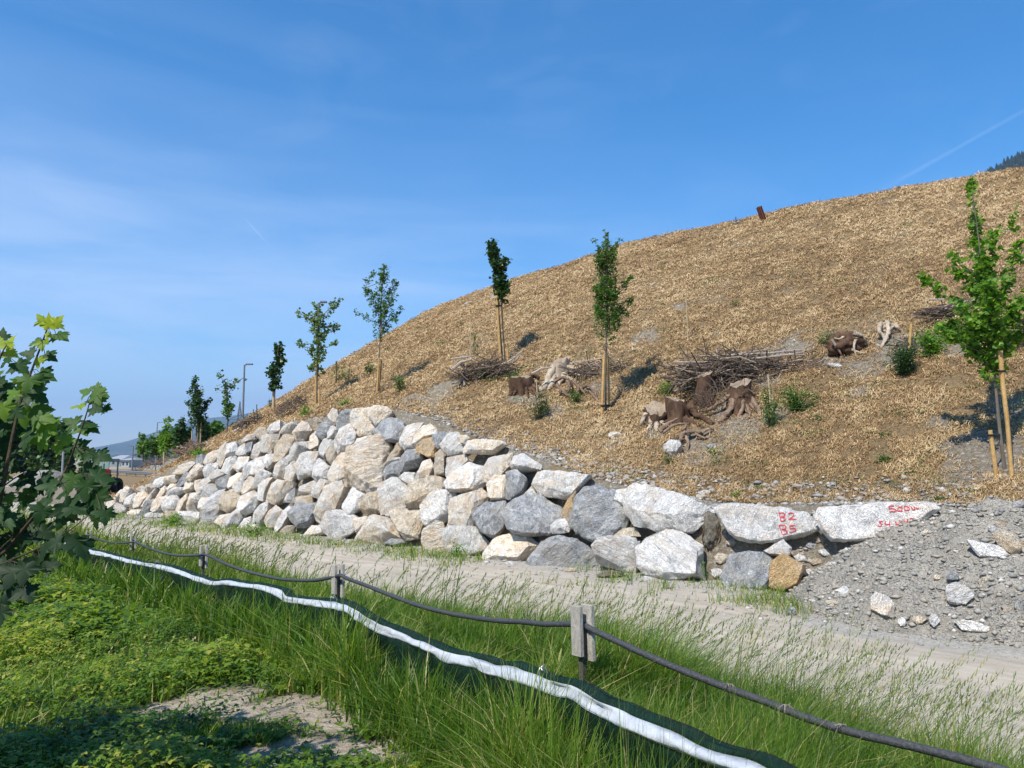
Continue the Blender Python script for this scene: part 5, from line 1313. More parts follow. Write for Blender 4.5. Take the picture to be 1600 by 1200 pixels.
for pts, a, b in [([(1064, 684), (1068, 676), (1080, 674), (1096, 676)], 5, 3), ([(1096, 676), (1108, 670), (1116, 672)], 3, 1), ([(1066, 680), (1062, 690), (1064, 700)], 4, 1), ([(1072, 682), (1076, 694), (1074, 704)], 3, .8), ([(1086, 678), (1100, 684), (1108, 684)], 3, 1), ([(1066, 672), (1072, 666), (1070, 662)], 3, 1), ([(1030, 674), (1044, 662), (1058, 654)], 4, 1.5), ([(1036, 676), (1054, 664), (1076, 662)], 3, 1.5)]:
    mb = MB(); root(mb, B, B.y, pts, a, b, .05, -.2); mb.build('root', M['root_red'], e)
# upturned root plate and pale root
def clod(label, cx, cy, w, h, mat, seed, roots=(), rootmat='stump_wood', name='root_plate', cat='roots'):
    B = hit(cx, cy + h * .4); Y = B.y; p = Y / F; e = empty(name, B, label, cat); bm = bmesh.new(); bmesh.ops.create_icosphere(bm, subdivisions=4, radius=1)
    so = Vector((seed * 3.3, seed, 0)); C = at(cx, cy, Y)
    for v in bm.verts:
        n_ = v.co.copy(); d = 1 + .35 * mnoise.noise(n_ * 1.6 + so) + .28 * mnoise.noise(n_ * 4 + so) + .16 * mnoise.noise(n_ * 9 + so)
        v.co = C + Vector((n_.x * w / 2 * p, n_.y * w / 3 * p, n_.z * h / 2 * p)) * d
    me = bpy.data.meshes.new('clod'); bm.to_mesh(me); bm.free(); me.polygons.foreach_set('use_smooth', np.ones(len(me.polygons), bool)); link('soil_clod', me, M[mat], e)
    for pts, a, b in roots:
        mb = MB(); root(mb, B, Y - w * p * .35, pts, a, b, .1, -.1); mb.build('root', M[rootmat], e)
    return e
clod('upturned dark root plate caked in soil on the right slope', 1322, 538, 52, 38, 'stump_dark', 3, [([(1318, 540), (1326, 530), (1332, 524)], 2.5, 1), ([(1336, 520), (1348, 526), (1354, 536)], 4, 2), ([(1330, 545), (1340, 550), (1352, 552)], 2.5, 1), ([(1300, 530), (1310, 546), (1316, 556)], 2.5, 1), ([(1338, 528), (1334, 542), (1338, 556)], 3, 1), ([(1320, 524), (1312, 530), (1304, 528)], 2, 1)])
clod('bleached pinkish split root piece standing behind the upturned root plate', 1386, 516, 24, 20, 'stump_wood', 8, [([(1376, 506), (1374, 518), (1382, 528), (1380, 538)], 4, 2), ([(1386, 502), (1388, 516), (1384, 530), (1376, 544)], 4.5, 1.8), ([(1392, 506), (1402, 512), (1410, 518)], 4, 2), ([(1360, 534), (1370, 538), (1378, 542)], 2, 1.2)], name='split_root')
clod('crumbling clump of dark roots and earth hanging between the boulders', 1112, 832, 26, 52, 'soil', 5, [([(1106, 812), (1104, 832), (1108, 850)], 2, .6), ([(1116, 810), (1120, 830), (1114, 856)], 2, .6), ([(1110, 820), (1114, 842), (1110, 862)], 1.5, .5), ([(1100, 822), (1098, 842), (1102, 858)], 1.5, .5), ([(1120, 822), (1126, 838), (1122, 850)], 1.5, .5)], rootmat='stump_dark', name='root_clump')
clod('clump of dark earth and dry grass lying at the wall foot', 955, 898, 40, 12, 'soil', 6, name='earth_clod', cat='clod')

def brush(label, x0, y0, x1, y1, thick, n, ang, mat='twig', spread=.25, rmin=.5, rmax=1.3, lmin=20, lmax=70, messy=.3, curved=.15, seed=1, cat='brush pile', big=(), rise=None):
    """a pile of cut branches along the line (x0,y0)-(x1,y1), thick px high"""
    r = random.Random(seed + int(x0)); B = hit((x0 + x1) / 2, max(y0, y1)); Y = B.y; p = Y / F; e = empty('brush_pile', B, label, cat)
    mb = MB()
    for i in range(n):
        q = r.random(); cx = x0 + (x1 - x0) * q; hh = thick * (1 - abs(q - .5) * 1.2); cy = y0 + (y1 - y0) * q - r.random() * hh
        L = r.uniform(lmin, lmax) * (1 - .35 * abs(q - .5)); a = math.radians(ang) + r.gauss(0, spread) + (r.uniform(-1.4, 1.4) if r.random() < messy else 0)
        dy = r.uniform(-1, 1) * thick * p * .9; dd = r.gauss(0, .3) * L * p
        d = Vector((math.cos(a) * L * p, dd, math.sin(a) * L * p)); C = at(cx, cy, Y + dy)
        off = Vector((r.gauss(0, 1), r.gauss(0, 1), r.gauss(0, 1))) * L * p * curved * .5
        rr_ = r.uniform(rmin, rmax) * p * .8; P = [C - d * .5, C - d * .15 + off * .6, C + d * .2 + off * .7, C + d * .5]
        for k_ in range(4): P[k_].z = max(P[k_].z, float(G(P[k_].x, P[k_].y)) + .01)
        mb.tube(P, [rr_, rr_ * .9, rr_ * .7, rr_ * .35], 5, caps=False, a=min(1, r.random() * .75 + .35 * (r.random() < .2)))
    mb.build('twigs', M[mat], e)
    for pts, ra in big:
        m = MB(); m.tube([at(x, y, Y - thick * p * .35) for x, y in pts], [ra * p] + [ra * p * .85] * (len(pts) - 2) + [ra * p * .5], 6); m.build('pole', M['pole'], e)
    return e
brush('large pile of long cut branches above the stump cluster', 1062, 592, 1272, 590, 36, 360, 4, spread=.30, lmin=26, lmax=110, messy=.4, rmin=.4, rmax=1.7, curved=.28,
      big=[([(1094, 557), (1140, 555), (1205, 545)], 1.5), ([(1130, 556), (1200, 552), (1256, 546)], 1.9), ([(1160, 562), (1220, 556), (1256, 550)], 1.8), ([(1052, 566), (1100, 566), (1160, 558)], 1.3), ([(1158, 562), (1180, 574), (1198, 586), (1230, 592), (1264, 598)], 1.2), ([(1052, 612), (1070, 606), (1084, 602)], 1.6), ([(1210, 556), (1240, 554), (1258, 554)], 1.5), ([(1224, 568), (1250, 562), (1270, 564)], 1.2), ([(1214, 580), (1226, 568), (1230, 560)], .9)])
brush('tangle of thin twigs spilling between the sawn stumps', 1090, 632, 1180, 630, 44, 130, 30, spread=.9, lmin=15, lmax=50, messy=.6, rmin=.35, rmax=.9, curved=.5)
brush('dark tangled brush pile with broken roots left of the columnar tree', 715, 592, 800, 582, 24, 170, 8, spread=.4, lmin=18, lmax=60, messy=.45, rmin=.5, rmax=1.4, curved=.3,
      big=[([(706, 561), (726, 558), (740, 556)], 1.6), ([(780, 572), (800, 562), (816, 548)], 1.5), ([(744, 600), (746, 586), (754, 572)], 1.8), ([(718, 600), (722, 582), (728, 574)], 2.0), ([(726, 602), (724, 588), (720, 578)], 2.4), ([(706, 578), (720, 566), (736, 562)], 2.6)])
brush('scatter of bare sticks behind the bleached stump', 895, 586, 982, 578, 20, 90, 4, spread=.2, lmin=30, lmax=80, messy=.3, rmin=.4, rmax=1.0,
      big=[([(893, 567), (930, 562), (958, 556)], 1.0), ([(912, 562), (924, 574), (940, 580)], 1.2), ([(896, 564), (906, 580), (908, 598)], .9), ([(832, 584), (846, 576), (862, 574)], 2.2), ([(928, 566), (936, 572), (942, 578)], .9)])
brush('small stack of pale sticks behind the tallest right hand tree', 1450, 492, 1530, 484, 16, 70, 12, spread=.12, lmin=40, lmax=90, messy=.15, rmin=.5, rmax=1.3,
      big=[([(1452, 490), (1480, 482), (1512, 470)], 1.8), ([(1454, 468), (1480, 468), (1500, 469)], 1.5), ([(1470, 490), (1500, 478), (1530, 466)], 1.8), ([(1462, 484), (1490, 474), (1510, 470)], 1.4)])
brush('pale sticks and dark roots under the right hand shrubs', 1400, 542, 1500, 530, 12, 90, 2, spread=.4, lmin=20, lmax=55, messy=.4, rmin=.4, rmax=.9)
brush('brown brush and root debris at the right frame edge behind the tree', 1570, 536, 1640, 530, 30, 110, 10, spread=.5, lmin=20, lmax=60, messy=.5, rmin=.5, rmax=1.4)
brush('grey brush pile on the left ridge right of the small dark tree', 436, 646, 478, 628, 14, 100, 18, spread=.5, lmin=10, lmax=32, messy=.5, rmin=.3, rmax=.7, curved=.3)
brush('broken branches and pale log ends on the far left ridge', 372, 668, 410, 655, 12, 80, 15, spread=.5, lmin=10, lmax=30, messy=.4, rmin=.4, rmax=.9, big=[([(380, 670), (384, 664)], 3.0), ([(366, 674), (376, 668)], 2.0)])
brush('reddish heap of roots at the left end of the hill', 275, 712, 322, 700, 14, 110, 0, mat='root_red', spread=.6, lmin=10, lmax=34, messy=.5, rmin=.4, rmax=1.1, big=[([(276, 698), (290, 700), (298, 702)], 1.0), ([(292, 700), (298, 710)], 1.0), ([(326, 700), (324, 690)], 3.0)])
brush('brown dry debris beyond the far left end of the wall', 205, 742, 270, 716, 10, 90, 20, mat='root_red', spread=.7, lmin=8, lmax=24, messy=.5, rmin=.3, rmax=.8)
brush('dry twigs caught at the top of the B2 slab', 1204, 806, 1212, 790, 8, 14, 80, spread=.3, lmin=8, lmax=22, messy=.2, rmin=.6, rmax=1.2, cat='twigs')
# ---------------------------------------------------------------- board posts carrying the black hose
FP = [(910, 5.5), (528, 9.2), (318, 13.0), (208, 17.5), (138, 20.6), (107, 23.2)]
FP = [(Vector(((px - 800) / F * Y / CP * 1.0, Y, 0))) for px, Y in FP]
rope_top = [968, 899, 866, 849, 842, 838]
names = ['nearest wooden post pair gripping the black hose', 'second wooden post pair along the black hose from the right', 'third post pair along the black hose, before the wall',
         'fourth small post pair along the black hose at left', 'fifth distant post pair half hidden by the maple', 'farthest post pair seen through the maple leaves']
fdir = (FP[1] - FP[0]).normalized()
PX = [910, 528, 318, 208, 138, 107]; TOP = [946, 882, 852, 835, 829, 826]
ROPEP = []
for i, P in enumerate(FP):
    Y = P.y; c = at(PX[i], rope_top[i], Y); gz_ = float(G(c.x, c.y)); ROPEP.append(c)
    e = empty('hose_post', (c.x, c.y, gz_), names[i], 'fence post', 'board posts along the black hose')
    nrm = Vector((fdir.y, -fdir.x, 0)); nrm = nrm if nrm.y < 0 else -nrm
    along = Vector((fdir.x, fdir.y, 0)).normalized(); R = Matrix((along, nrm, Vector((0, 0, 1)))).transposed()
    topz = at(PX[i], TOP[i], Y).z; bh = .34
    tl = Matrix.Rotation(math.radians(rnd.uniform(-3, 3)), 3, 'Y')
    mb = MB(); mb.box((c.x + nrm.x * .040 + along.x * .01, c.y + nrm.y * .040 + along.y * .01, topz - bh / 2), (.05, .017, bh / 2), R @ tl); mb.build('front_board', M['board'], e, smooth=False, bevel=.004)
    mb = MB(); mb.box((c.x - nrm.x * .040 - along.x * .02, c.y - nrm.y * .040 - along.y * .02, topz - bh / 2 - .015), (.05, .017, bh / 2 + .02), R @ tl); mb.build('back_board', M['board'], e, smooth=False, bevel=.004)
    mb = MB(); mb.box((c.x, c.y, (gz_ - .3 + topz - .12) / 2), (.022, .022, (topz - .12 - gz_ + .3) / 2), R); mb.build('ground_stake', M['board_dark'], e, smooth=False, bevel=.004)
# lone grey stake further out on the track side
def vplane(px, py, A, B):
    d = (B - A); n = Vector((d.y, -d.x, 0)); rr = Vector(ray(px, py)); cp = Vector((0, 0, CAMZ)); q = n.dot(A - cp) / n.dot(rr); return cp + rr * q
ext = FP[0] + (FP[0] - FP[1]).normalized() * 3
segs = [([(908, 974), (890, 975), (850, 975), (820, 972), (780, 970), (740, 965), (700, 958), (660, 948), (628, 937), (600, 926), (570, 914), (545, 905), (532, 899)], 0, 1),
        ([(524, 901), (510, 904), (490, 907), (470, 907), (440, 905), (410, 899), (380, 891), (350, 880), (330, 870), (318, 866)], 1, 2),
        ([(314, 867), (300, 868), (280, 868), (260, 865), (240, 859), (225, 853), (212, 847)], 2, 3),
        ([(206, 847), (195, 848), (180, 848), (165, 846), (150, 841), (140, 836)], 3, 4), ([(136, 838), (122, 840), (109, 835)], 4, 5)]
right = [(1600, 1214), (1560, 1202), (1500, 1185), (1400, 1160), (1350, 1149), (1300, 1135), (1250, 1118), (1200, 1098), (1150, 1080), (1100, 1061), (1050, 1041), (1000, 1019), (960, 1000), (925, 984), (908, 975)]
pts = [vplane(x, y, FP[0], ext) for x, y in right]
for L, a, b in segs: pts += [vplane(x, y, FP[a], FP[b]) for x, y in L]
P2 = []
for i in range(len(pts) - 1):
    if (pts[i + 1] - pts[i]).length > .01: P2.append(pts[i])
P2.append(pts[-1])
Q = []
for i in range(len(P2) - 1):
    p0, p1, p2, p3 = P2[max(0, i - 1)], P2[i], P2[i + 1], P2[min(len(P2) - 1, i + 2)]
    for j in range(4):
        t = j / 4; Q.append(.5 * ((2 * p1) + (p2 - p0) * t + (2 * p0 - 5 * p1 + 4 * p2 - p3) * t * t + (3 * p1 - p0 - 3 * p2 + p3) * t ** 3))
Q.append(P2[-1])
mb = MB(); mb.tube(Q, [.021 + .0012 * math.sin(i * 1.7) for i in range(len(Q))], 10)
tag(mb.build('black_hose', M['rope']), 'long black hose slung between the wooden posts across the whole foreground', 'hose')
# dry grass knots tied round the hose
r = random.Random(9)
for px, lab in ((1213, 'dry grass wisp wrapped round the hose, middle one of three'), (1298, 'dry grass wisp wrapped round the hose below the track, lower right'), (1130, 'dry grass wisp caught on the hose nearest its post')):
    q = min(Q, key=lambda v: abs(v.x / v.y * F * 1.0045 + 800 - px) + (0 if v.y < 6 else 1e4)); mb = MB()
    for k in range(9):
        a = r.uniform(0, 6.28); mb.tube([q + Vector((0, 0, .022)), q + Vector((math.cos(a) * .02, -.03, .03)), q + Vector((math.cos(a) * .05, -.03 + math.sin(a) * .02, r.uniform(-.05, .05)))], [.002, .002, .001], 4, caps=False)
    mb.tube([q + Vector((0, math.cos(a) * .024, math.sin(a) * .024)) for a in np.linspace(0, 6.28, 9)], .003, 4, caps=False)
    tag(mb.build('grass_wisp', M['pole']), lab, 'dry grass')

# ---------------------------------------------------------------- low strip fence: white reflective band on dark green netting, on thin steel rods
base = band_px[0]; ft = None
cent = []; half = []
for x, y, Y, w in band_px: cent.append(at(x, y, Y)); half.append(w * .80 * Y / F / 2)
# resample smoothly with small wrinkles
C2, H2 = [], []
r = random.Random(4)
for i in range(len(cent) - 1):
    n = max(3, int((cent[i + 1] - cent[i]).length / .045))
    p0, p1, p2, p3 = cent[max(0, i - 1)], cent[i], cent[i + 1], cent[min(len(cent) - 1, i + 2)]
    for j in range(n):
        t = j / n; C2.append(.5 * ((2 * p1) + (p2 - p0) * t + (2 * p0 - 5 * p1 + 4 * p2 - p3) * t * t + (3 * p1 - p0 - 3 * p2 + p3) * t ** 3)); H2.append(half[i] * (1 - t) + half[i + 1] * t)
gx = [float(G(c.x, c.y)) for c in C2]
e = empty('strip_fence', (C2[0].x, C2[0].y, gx[0]), 'low drooping strip fence with white band and dark green netting through the grass', 'fence')
def wr(i, k): return .030 * mnoise.noise(Vector((i * .05, k * 2.1, 0))) + .020 * mnoise.noise(Vector((i * .21, k * 3.1, 4)))
def sheet(rows, name, mat, thick=.0015):
    V = [tuple(p) for row in rows for p in row]; n = len(rows[0]); Fq = []
    for a in range(len(rows) - 1):
        for b in range(n - 1): Fq.append((a * n + b, a * n + b + 1, (a + 1) * n + b + 1, (a + 1) * n + b))
    me = bpy.data.meshes.new(name); me.from_pydata(V, [], Fq); me.polygons.foreach_set('use_smooth', np.ones(len(Fq), bool))
    o = link(name, me, mat, e); md = o.modifiers.new('thickness', 'SOLIDIFY'); md.thickness = thick; return o
NF = Vector((-.84, -.54, 0)).normalized()     # faces the camera side of the fence
def mat_band():
    m, nt = newmat('white_woven_band'); P = geo(nt)
    n = nz(nt, P, 16, 4); wv = nz(nt, P, 420, 2)
    c = ramp(nt, n, [(.3, (.42, .45, .49)), (.7, (.60, .62, .64))]); c = mixc(nt, .2, c, ramp(nt, wv, [(.35, (.3, .33, .36)), (.65, (.85, .87, .88))]))
    return finish(m, nt, c, .38, n, .6, .02, .5, trans=.12)
def mat_net():
    m, nt = newmat('dark_green_netting'); tcx = geo(nt)
    c = ramp(nt, nz(nt, tcx, 9, 3), [(.3, (.0015, .014, .012)), (.7, (.004, .036, .029))])
    p = finish(m, nt, c, .6, nz(nt, tcx, 30, 3), .4, .01, .3, trans=.25)
    out = [n for n in nt.nodes if n.type == 'OUTPUT_MATERIAL'][0]; src = out.inputs[0].links[0].from_socket
    tr = nd(nt, 'ShaderNodeBsdfTransparent'); mx = nd(nt, 'ShaderNodeMixShader', None, {0: .66, 1: tr.outputs[0], 2: src}); nt.links.new(mx.outputs[0], out.inputs[0]); return m
M['band'] = mat_band(); M['net'] = mat_net()
LN = Vector((0, 0, 1)); bandrows = []; netrows = []; toprows = []
for i, (c, h) in enumerate(zip(C2, H2)):
    h = h * (1 + .16 * mnoise.noise(Vector((i * .06, 3, 1))) + .12 * mnoise.noise(Vector((i * .23, 9, 1)))); c = c + Vector((0, 0, .010 * mnoise.noise(Vector((i * .09, 1, 6))) + .006 * mnoise.noise(Vector((i * .33, 1, 6)))))
    tilt = .45 + .7 * mnoise.noise(Vector((i * .03, 7, 0)))
    up = (Vector((0, 0, 1)) - NF * tilt).normalized()
    rows = [c + up * (h * q) + NF * (wr(i, q) + .008 * (1 - q * q)) for q in (-1, -.5, 0, .5, 1)]
    bandrows.append(rows)
    hem = rows[-1]; toprows.append([hem - NF * .004, hem - NF * (.03 + wr(i, 8)) + LN * (h * .32 + .012), hem - NF * (.07 + wr(i, 9)) + LN * (h * .42 + wr(i, 3) * .4), hem - NF * .10 + LN * (h * .1)])
    b = rows[0]; drop = max(.05, min(b.z - gx[i], .30 + .06 * mnoise.noise(Vector((i * .05, 2, 2))))); netrows.append([b - NF * .003 + LN * .004] + [b - NF * (.02 + .05 * q + wr(i, 12 + 3 * q) * q * 2.2) - LN * drop * q * 1.02 for q in (.2, .45, .7, 1.0)])
sheet(bandrows, 'white_band', M['band']); sheet(netrows, 'green_netting', M['net']); sheet(toprows, 'green_hem', M['net'])
for px, lab in ((850, 'nearest thin steel rod with looped top holding the strip fence'), (528, 'middle thin steel rod with looped top holding the strip fence'), (252, 'farther thin steel rod on the strip fence')):
    k = min(range(len(C2)), key=lambda i: abs(C2[i].x / C2[i].y * F * 1.0045 + 800 - px)); c = C2[k] + NF * .03; g = gx[k]; t = c.z + H2[k] + .04
    mb = MB(); P = [Vector((c.x, c.y, g - .2)), Vector((c.x + .004, c.y, (g + t) / 2)), Vector((c.x, c.y, t))]
    for a in np.linspace(math.pi, -1.6 * math.pi, 16): P.append(Vector((c.x + .011 + .011 * math.cos(a) + .012 * (math.pi - a) / 6, c.y + .006 * (math.pi - a), t + .011 * math.sin(a) + .004)))
    mb.tube(P, .0027, 6); mb.tube([P[-1] + Vector((0, 0, -.004)), P[-1] + Vector((.015, 0, -.04)), P[-1] + Vector((.005, 0, -.075))], .0022, 5)
    tag(mb.build('steel_rod', M['galv']), lab, 'rod', 'steel rods of the strip fence')
# ---------------------------------------------------------------- beyond the wall: lamp posts, pylon, buildings, trees, mountains
def lamp(label, px, topy, Y, arm, rad=.09, base=None):
    t = at(px, topy, Y); g = float(G(t.x, t.y)) if base is None else base
    e = empty('lamp_post', (t.x, t.y, g), label, 'lamp post', 'street lamps behind the hill')
    mb = MB(); mb.tube([(t.x, t.y, g - .3), (t.x, t.y, g + 1.2), (t.x, t.y, (g + t.z) / 2), (t.x, t.y, t.z)], [rad * 1.25, rad * 1.2, rad, rad * .75], 10); mb.build('pole', M['lamp_metal'], e)
    mb = MB(); mb.tube([(t.x, t.y, t.z - .05), (t.x + arm * .35, t.y, t.z + .04)], rad * .6, 8); mb.build('arm', M['lamp_metal'], e)
    mb = MB(); mb.box((t.x + arm * .65, t.y, t.z + .05), (abs(arm) * .42, .16, .055)); mb.build('lamp_head', M['lamp_metal'], e, smooth=False, bevel=.02)
lamp('tall grey lamp post rising behind the left ridge beside the pylon', 382, 570, 62, .62)
lamp('distant lamp post above the row of young trees', 246, 660, 150, 1.5, .11)
lamp('lamp post half hidden behind the pale leaved young tree', 498, 473, 50, .5, .1)
lamp('short pale lamp pole left of the ridge tree row', 208, 697, 120, -.7, .12)
t = at(99, 705, 75); mb = MB(); mb.tube([(t.x, t.y, -.3), (t.x, t.y, t.z / 2), (t.x, t.y, t.z)], .10, 8); tag(mb.build('grey_pole', M['galv']), 'plain grey pole in front of the dark trees at left', 'pole')
# pylon
def pylon():
    Y = 420; b = at(372, 715, Y); zt = at(373, 627, Y).z; e = empty('electricity_pylon', (b.x, Y, 0), 'distant lattice electricity pylon between two young trees', 'pylon'); mb = MB(); cx = b.x
    def wz(z): q = z / zt; return 3.6 * (1 - q) ** 1.2 + .5 * (1 - q) + .12
    lv = [0, .16, .3, .43, .54, .64, .73, .82, .9, 1.0]
    for a, c in zip(lv[:-1], lv[1:]):
        za, zc = a * zt, c * zt; wa, wc = wz(za), wz(zc)
        P = [Vector((cx + sx * wa, Y + sy * wa, za)) for sx, sy in ((-1, -1), (1, -1), (1, 1), (-1, 1))]; Q = [Vector((cx + sx * wc, Y + sy * wc, zc)) for sx, sy in ((-1, -1), (1, -1), (1, 1), (-1, 1))]
        for k in range(4):
            k2 = (k + 1) % 4; mb.tube([P[k], Q[k]], .17, 4, caps=False); mb.tube([P[k], Q[k2]], .1, 4, caps=False); mb.tube([P[k2], Q[k]], .1, 4, caps=False); mb.tube([Q[k], Q[k2]], .1, 4, caps=False)
    mb.build('lattice_tower', M['lamp_metal'], e)
    for q, L in ((.48, 8.2), (.70, 5.8)):
        m = MB(); z = q * zt
        for sy in (-1, 1):
            m.tube([Vector((cx - L, Y, z)), Vector((cx, Y + sy * wz(z), z)), Vector((cx + L, Y, z))], .16, 4); m.tube([Vector((cx - L, Y, z)), Vector((cx, Y, z + 2.2)), Vector((cx + L, Y, z))], .12, 4)
            for x in (-L, L): m.tube([Vector((cx + x, Y, z)), Vector((cx + x, Y, z - 2.2))], .18, 4)
        m.build('cross_arm', M['lamp_metal'], e)
pylon()
M['metal_roof'] = mat_plain('pale_metal_roof', (.34, .35, .35), .45, .06, 1.2); M['wall_grey'] = mat_plain('grey_cladding', (.22, .25, .29), .7, .1, 1.0); M['wall_white'] = mat_plain('pale_render', (.36, .37, .37), .8, .08, 1.0)
M['dark_roof'] = mat_plain('dark_roof', (.06, .055, .06), .8, .2, 1.0); M['glass'] = mat_plain('window_glass', (.03, .04, .05), .1, .1, 1.0, bump=0, spec=.8)
def house(label, x0, x1, eave, ridge, Y, wallm, roofm, depth=9, hip=.3, wins=3, ob=None):
    a = at(x0, 715, Y); b = at(x1, 715, Y); ze = at(x0, eave, Y).z; zr = at(x0, ridge, Y).z; L = b.x - a.x; e = empty('building', ((a.x + b.x) / 2, Y + depth / 2, 0), label, 'building')
    mb = MB(); mb.box(((a.x + b.x) / 2, Y + depth / 2, ze / 2 - .05), (L / 2, depth / 2, ze / 2)); mb.build('walls', M[wallm], e, smooth=False)
    o = .5; m = MB(); x0_, x1_ = a.x - o, b.x + o; y0_, y1_ = Y - o, Y + depth + o; h = hip * L
    V = [(x0_, y0_, ze), (x1_, y0_, ze), (x1_, y1_, ze), (x0_, y1_, ze), (x0_ + h, (y0_ + y1_) / 2, zr), (x1_ - h, (y0_ + y1_) / 2, zr)]
    m.add(V, [(0, 1, 5, 4), (1, 2, 5), (2, 3, 4, 5), (3, 0, 4), (3, 2, 1, 0)]); m.build('roof', M[roofm], e, smooth=False)
    for k in range(wins):
        xx = a.x + L * (k + .5) / wins; w = MB(); w.box((xx, Y - .01, ze * .5), (L / wins * .22, .04, ze * .22)); w.build('window', M['glass'], e, smooth=False)
    return e
house('pale roofed low building far left of the hill', 166, 189, 718, 711, 230, 'wall_grey', 'metal_roof', depth=14, wins=3)
house('long low building with dark roof behind the ridge trees', 187, 224, 716, 707, 260, 'wall_grey', 'dark_roof', depth=16, hip=.5, wins=4)
house('small bluish building between the two larger ones', 190, 202, 719, 716, 200, 'wall_white', 'metal_roof', depth=8, wins=2)
# guard rail on the far road
A, Bp = at(150, 729, 120), at(262, 722, 90); A.z = .0; Bp.z = 0
e = empty('guard_rail', A, 'long dark guard rail along the far road at left', 'guard rail'); mb = MB()
for z in (.45, .62): mb.tube([A + Vector((0, 0, z)), A.lerp(Bp, .5) + Vector((0, 0, z)), Bp + Vector((0, 0, z))], .12, 5)
mb.build('rail', M['lamp_metal'], e)
for k in range(9):
    q = A.lerp(Bp, k / 8); mb = MB(); mb.box((q.x, q.y + .1, .3), (.06, .06, .35)); mb.build('rail_post', M['lamp_metal'], e, smooth=False)
# far road and gravel yard
def flat(name, pts, z, mat, kind='structure'):
    bm = bmesh.new(); f = bm.faces.new([bm.verts.new((p[0], p[1], z)) for p in pts]); bmesh.ops.triangulate(bm, faces=[f]); me = bpy.data.meshes.new(name); bm.to_mesh(me); bm.free(); o = link(name, me, mat); o['kind'] = kind; return o
M['asphalt'] = mat_plain('grey_asphalt', (.17, .17, .17), .9, .15, 2)
M['yard'] = mat_plain('pale_gravel_yard', (.40, .37, .31), .95, .18, .9)
flat('far_road', [(-140, 96), (20, 92), (20, 100), (-140, 104)], -.05, M['asphalt'])
flat('gravel_yard', [(-62, 44), (-26, 40), (-24, 60), (-30, 88), (-100, 88), (-90, 60)], -.055, M['yard'])
def mound(label, x0, x1, ytop, Y, mat, name='gravel_mound'):
    a = at(x0, 715, Y); b = at(x1, 715, Y); zt = at(x0, ytop, Y).z; n = 40; m_ = 16; V = []; q = []
    for i in range(n):
        for j in range(m_):
            u, v = i / (n - 1), j / (m_ - 1); hh = max(0, min(1, 3.2 * u, 3.2 * (1 - u))) * max(0, math.sin(math.pi * v)); x = a.x + (b.x - a.x) * u; y = Y + 8 * (v - .5)
            V.append((x, y, -.1 + (zt + .1) * hh * (1 + .25 * mnoise.noise(Vector((x * .3, y * .4, 0))))))
    for i in range(n - 1):
        for j in range(m_ - 1): q.append((i * m_ + j, (i + 1) * m_ + j, (i + 1) * m_ + j + 1, i * m_ + j + 1))
    me = np_mesh(name, V, quads=q, attrs={'soil': np.ones(len(V))}, smooth=True); return tag(link(name, me, mat), label, 'gravel mound')
mound('low grey gravel mound in front of the dark trees at left', 16, 112, 736, 70, M['gravel'])

def bgtree(label, cx, topy, w, Y, mat, conical=False, n=1500, leaf=.5, base=None, group='dark trees behind the far road', seed=1, trunkh=.12):
    t = at(cx, topy, Y); g = float(G(t.x, t.y)) if base is None else base; g = min(g, .0) if Y > 60 else g; H = t.z - g; R = w / 2 * Y / F; r = np.random.default_rng(seed + int(cx * 3))
    e = empty('background_tree', (t.x, t.y, g), label, 'tree', group); mb = MB(); mb.tube([(t.x, t.y, g - .3), (t.x, t.y, g + H * .5), (t.x, t.y, g + H * .92)], [H * .022 + .05, H * .016, .04], 7); mb.build('trunk', M['bark'], e)
    nc = max(30, n // 22); hq = r.uniform(0, 1, nc) ** (.8 if not conical else 1.25); hq = trunkh + (1 - trunkh) * hq
    prof = (1 - hq) * 1.0 + .04 if conical else np.sqrt(np.clip(1 - (np.abs(hq - .5) / .52) ** 2.2, 0, 1)) * (.8 + .35 * r.random(nc))
    a = r.uniform(0, 6.28, nc); rr_ = R * prof * np.sqrt(r.uniform(.25, 1, nc)); c = np.stack([t.x + np.cos(a) * rr_, t.y + np.sin(a) * rr_, g + H * hq], -1)
    idx = r.integers(0, nc, n); P = c[idx] + r.normal(0, 1, (n, 3)) * np.array([R * .13, R * .13, H * .035 if not conical else H * .012])
    V, T, A = leafquads(P, leaf * r.uniform(.6, 1.3, n), r, aspect=.45)
    link('crown', np_mesh('crown', V, T, None, {'tint': A}), M[mat], e)
bgtree('broad dark tree far left behind the maple', 72, 655, 56, 95, 'leaf_dark', n=3500, leaf=.55)
bgtree('dark rounded tree behind the grey pole', 92, 668, 44, 92, 'leaf_dark', n=2600, leaf=.5)
bgtree('pointed dark spruce at the right edge of the left trees', 101, 661, 24, 88, 'leaf_dark', True, 2200, .4)
bgtree('shorter dark spruce right of the pointed one', 111, 690, 18, 86, 'leaf_dark', True, 1400, .4)
bgtree('tall dark tree at the left frame edge', 40, 640, 60, 100, 'leaf_dark', n=3200, leaf=.6)
bgtree('dark tree filling the left frame edge low down', 8, 660, 60, 98, 'leaf_dark', n=2600, leaf=.6)
bgtree('small dark bush tree at the near edge of the yard', 140, 706, 30, 110, 'leaf_dark', n=900, leaf=.5)
bgtree('dark spruce peeking over the ridge between young trees', 296, 664, 12, 90, 'leaf_dark', True, 1200, .4)
bgtree('green broad tree behind the ridge right of the bushy young tree', 337, 662, 30, 95, 'leaf_mid', n=2600, leaf=.45)
bgtree('dark broad tree behind the ridge under the bushy young tree', 318, 658, 22, 92, 'leaf_dark', n=1500, leaf=.45)
bgtree('dark low tree behind the ridge beside the sparse young tree', 364, 664, 20, 95, 'leaf_dark', n=1500, leaf=.45)
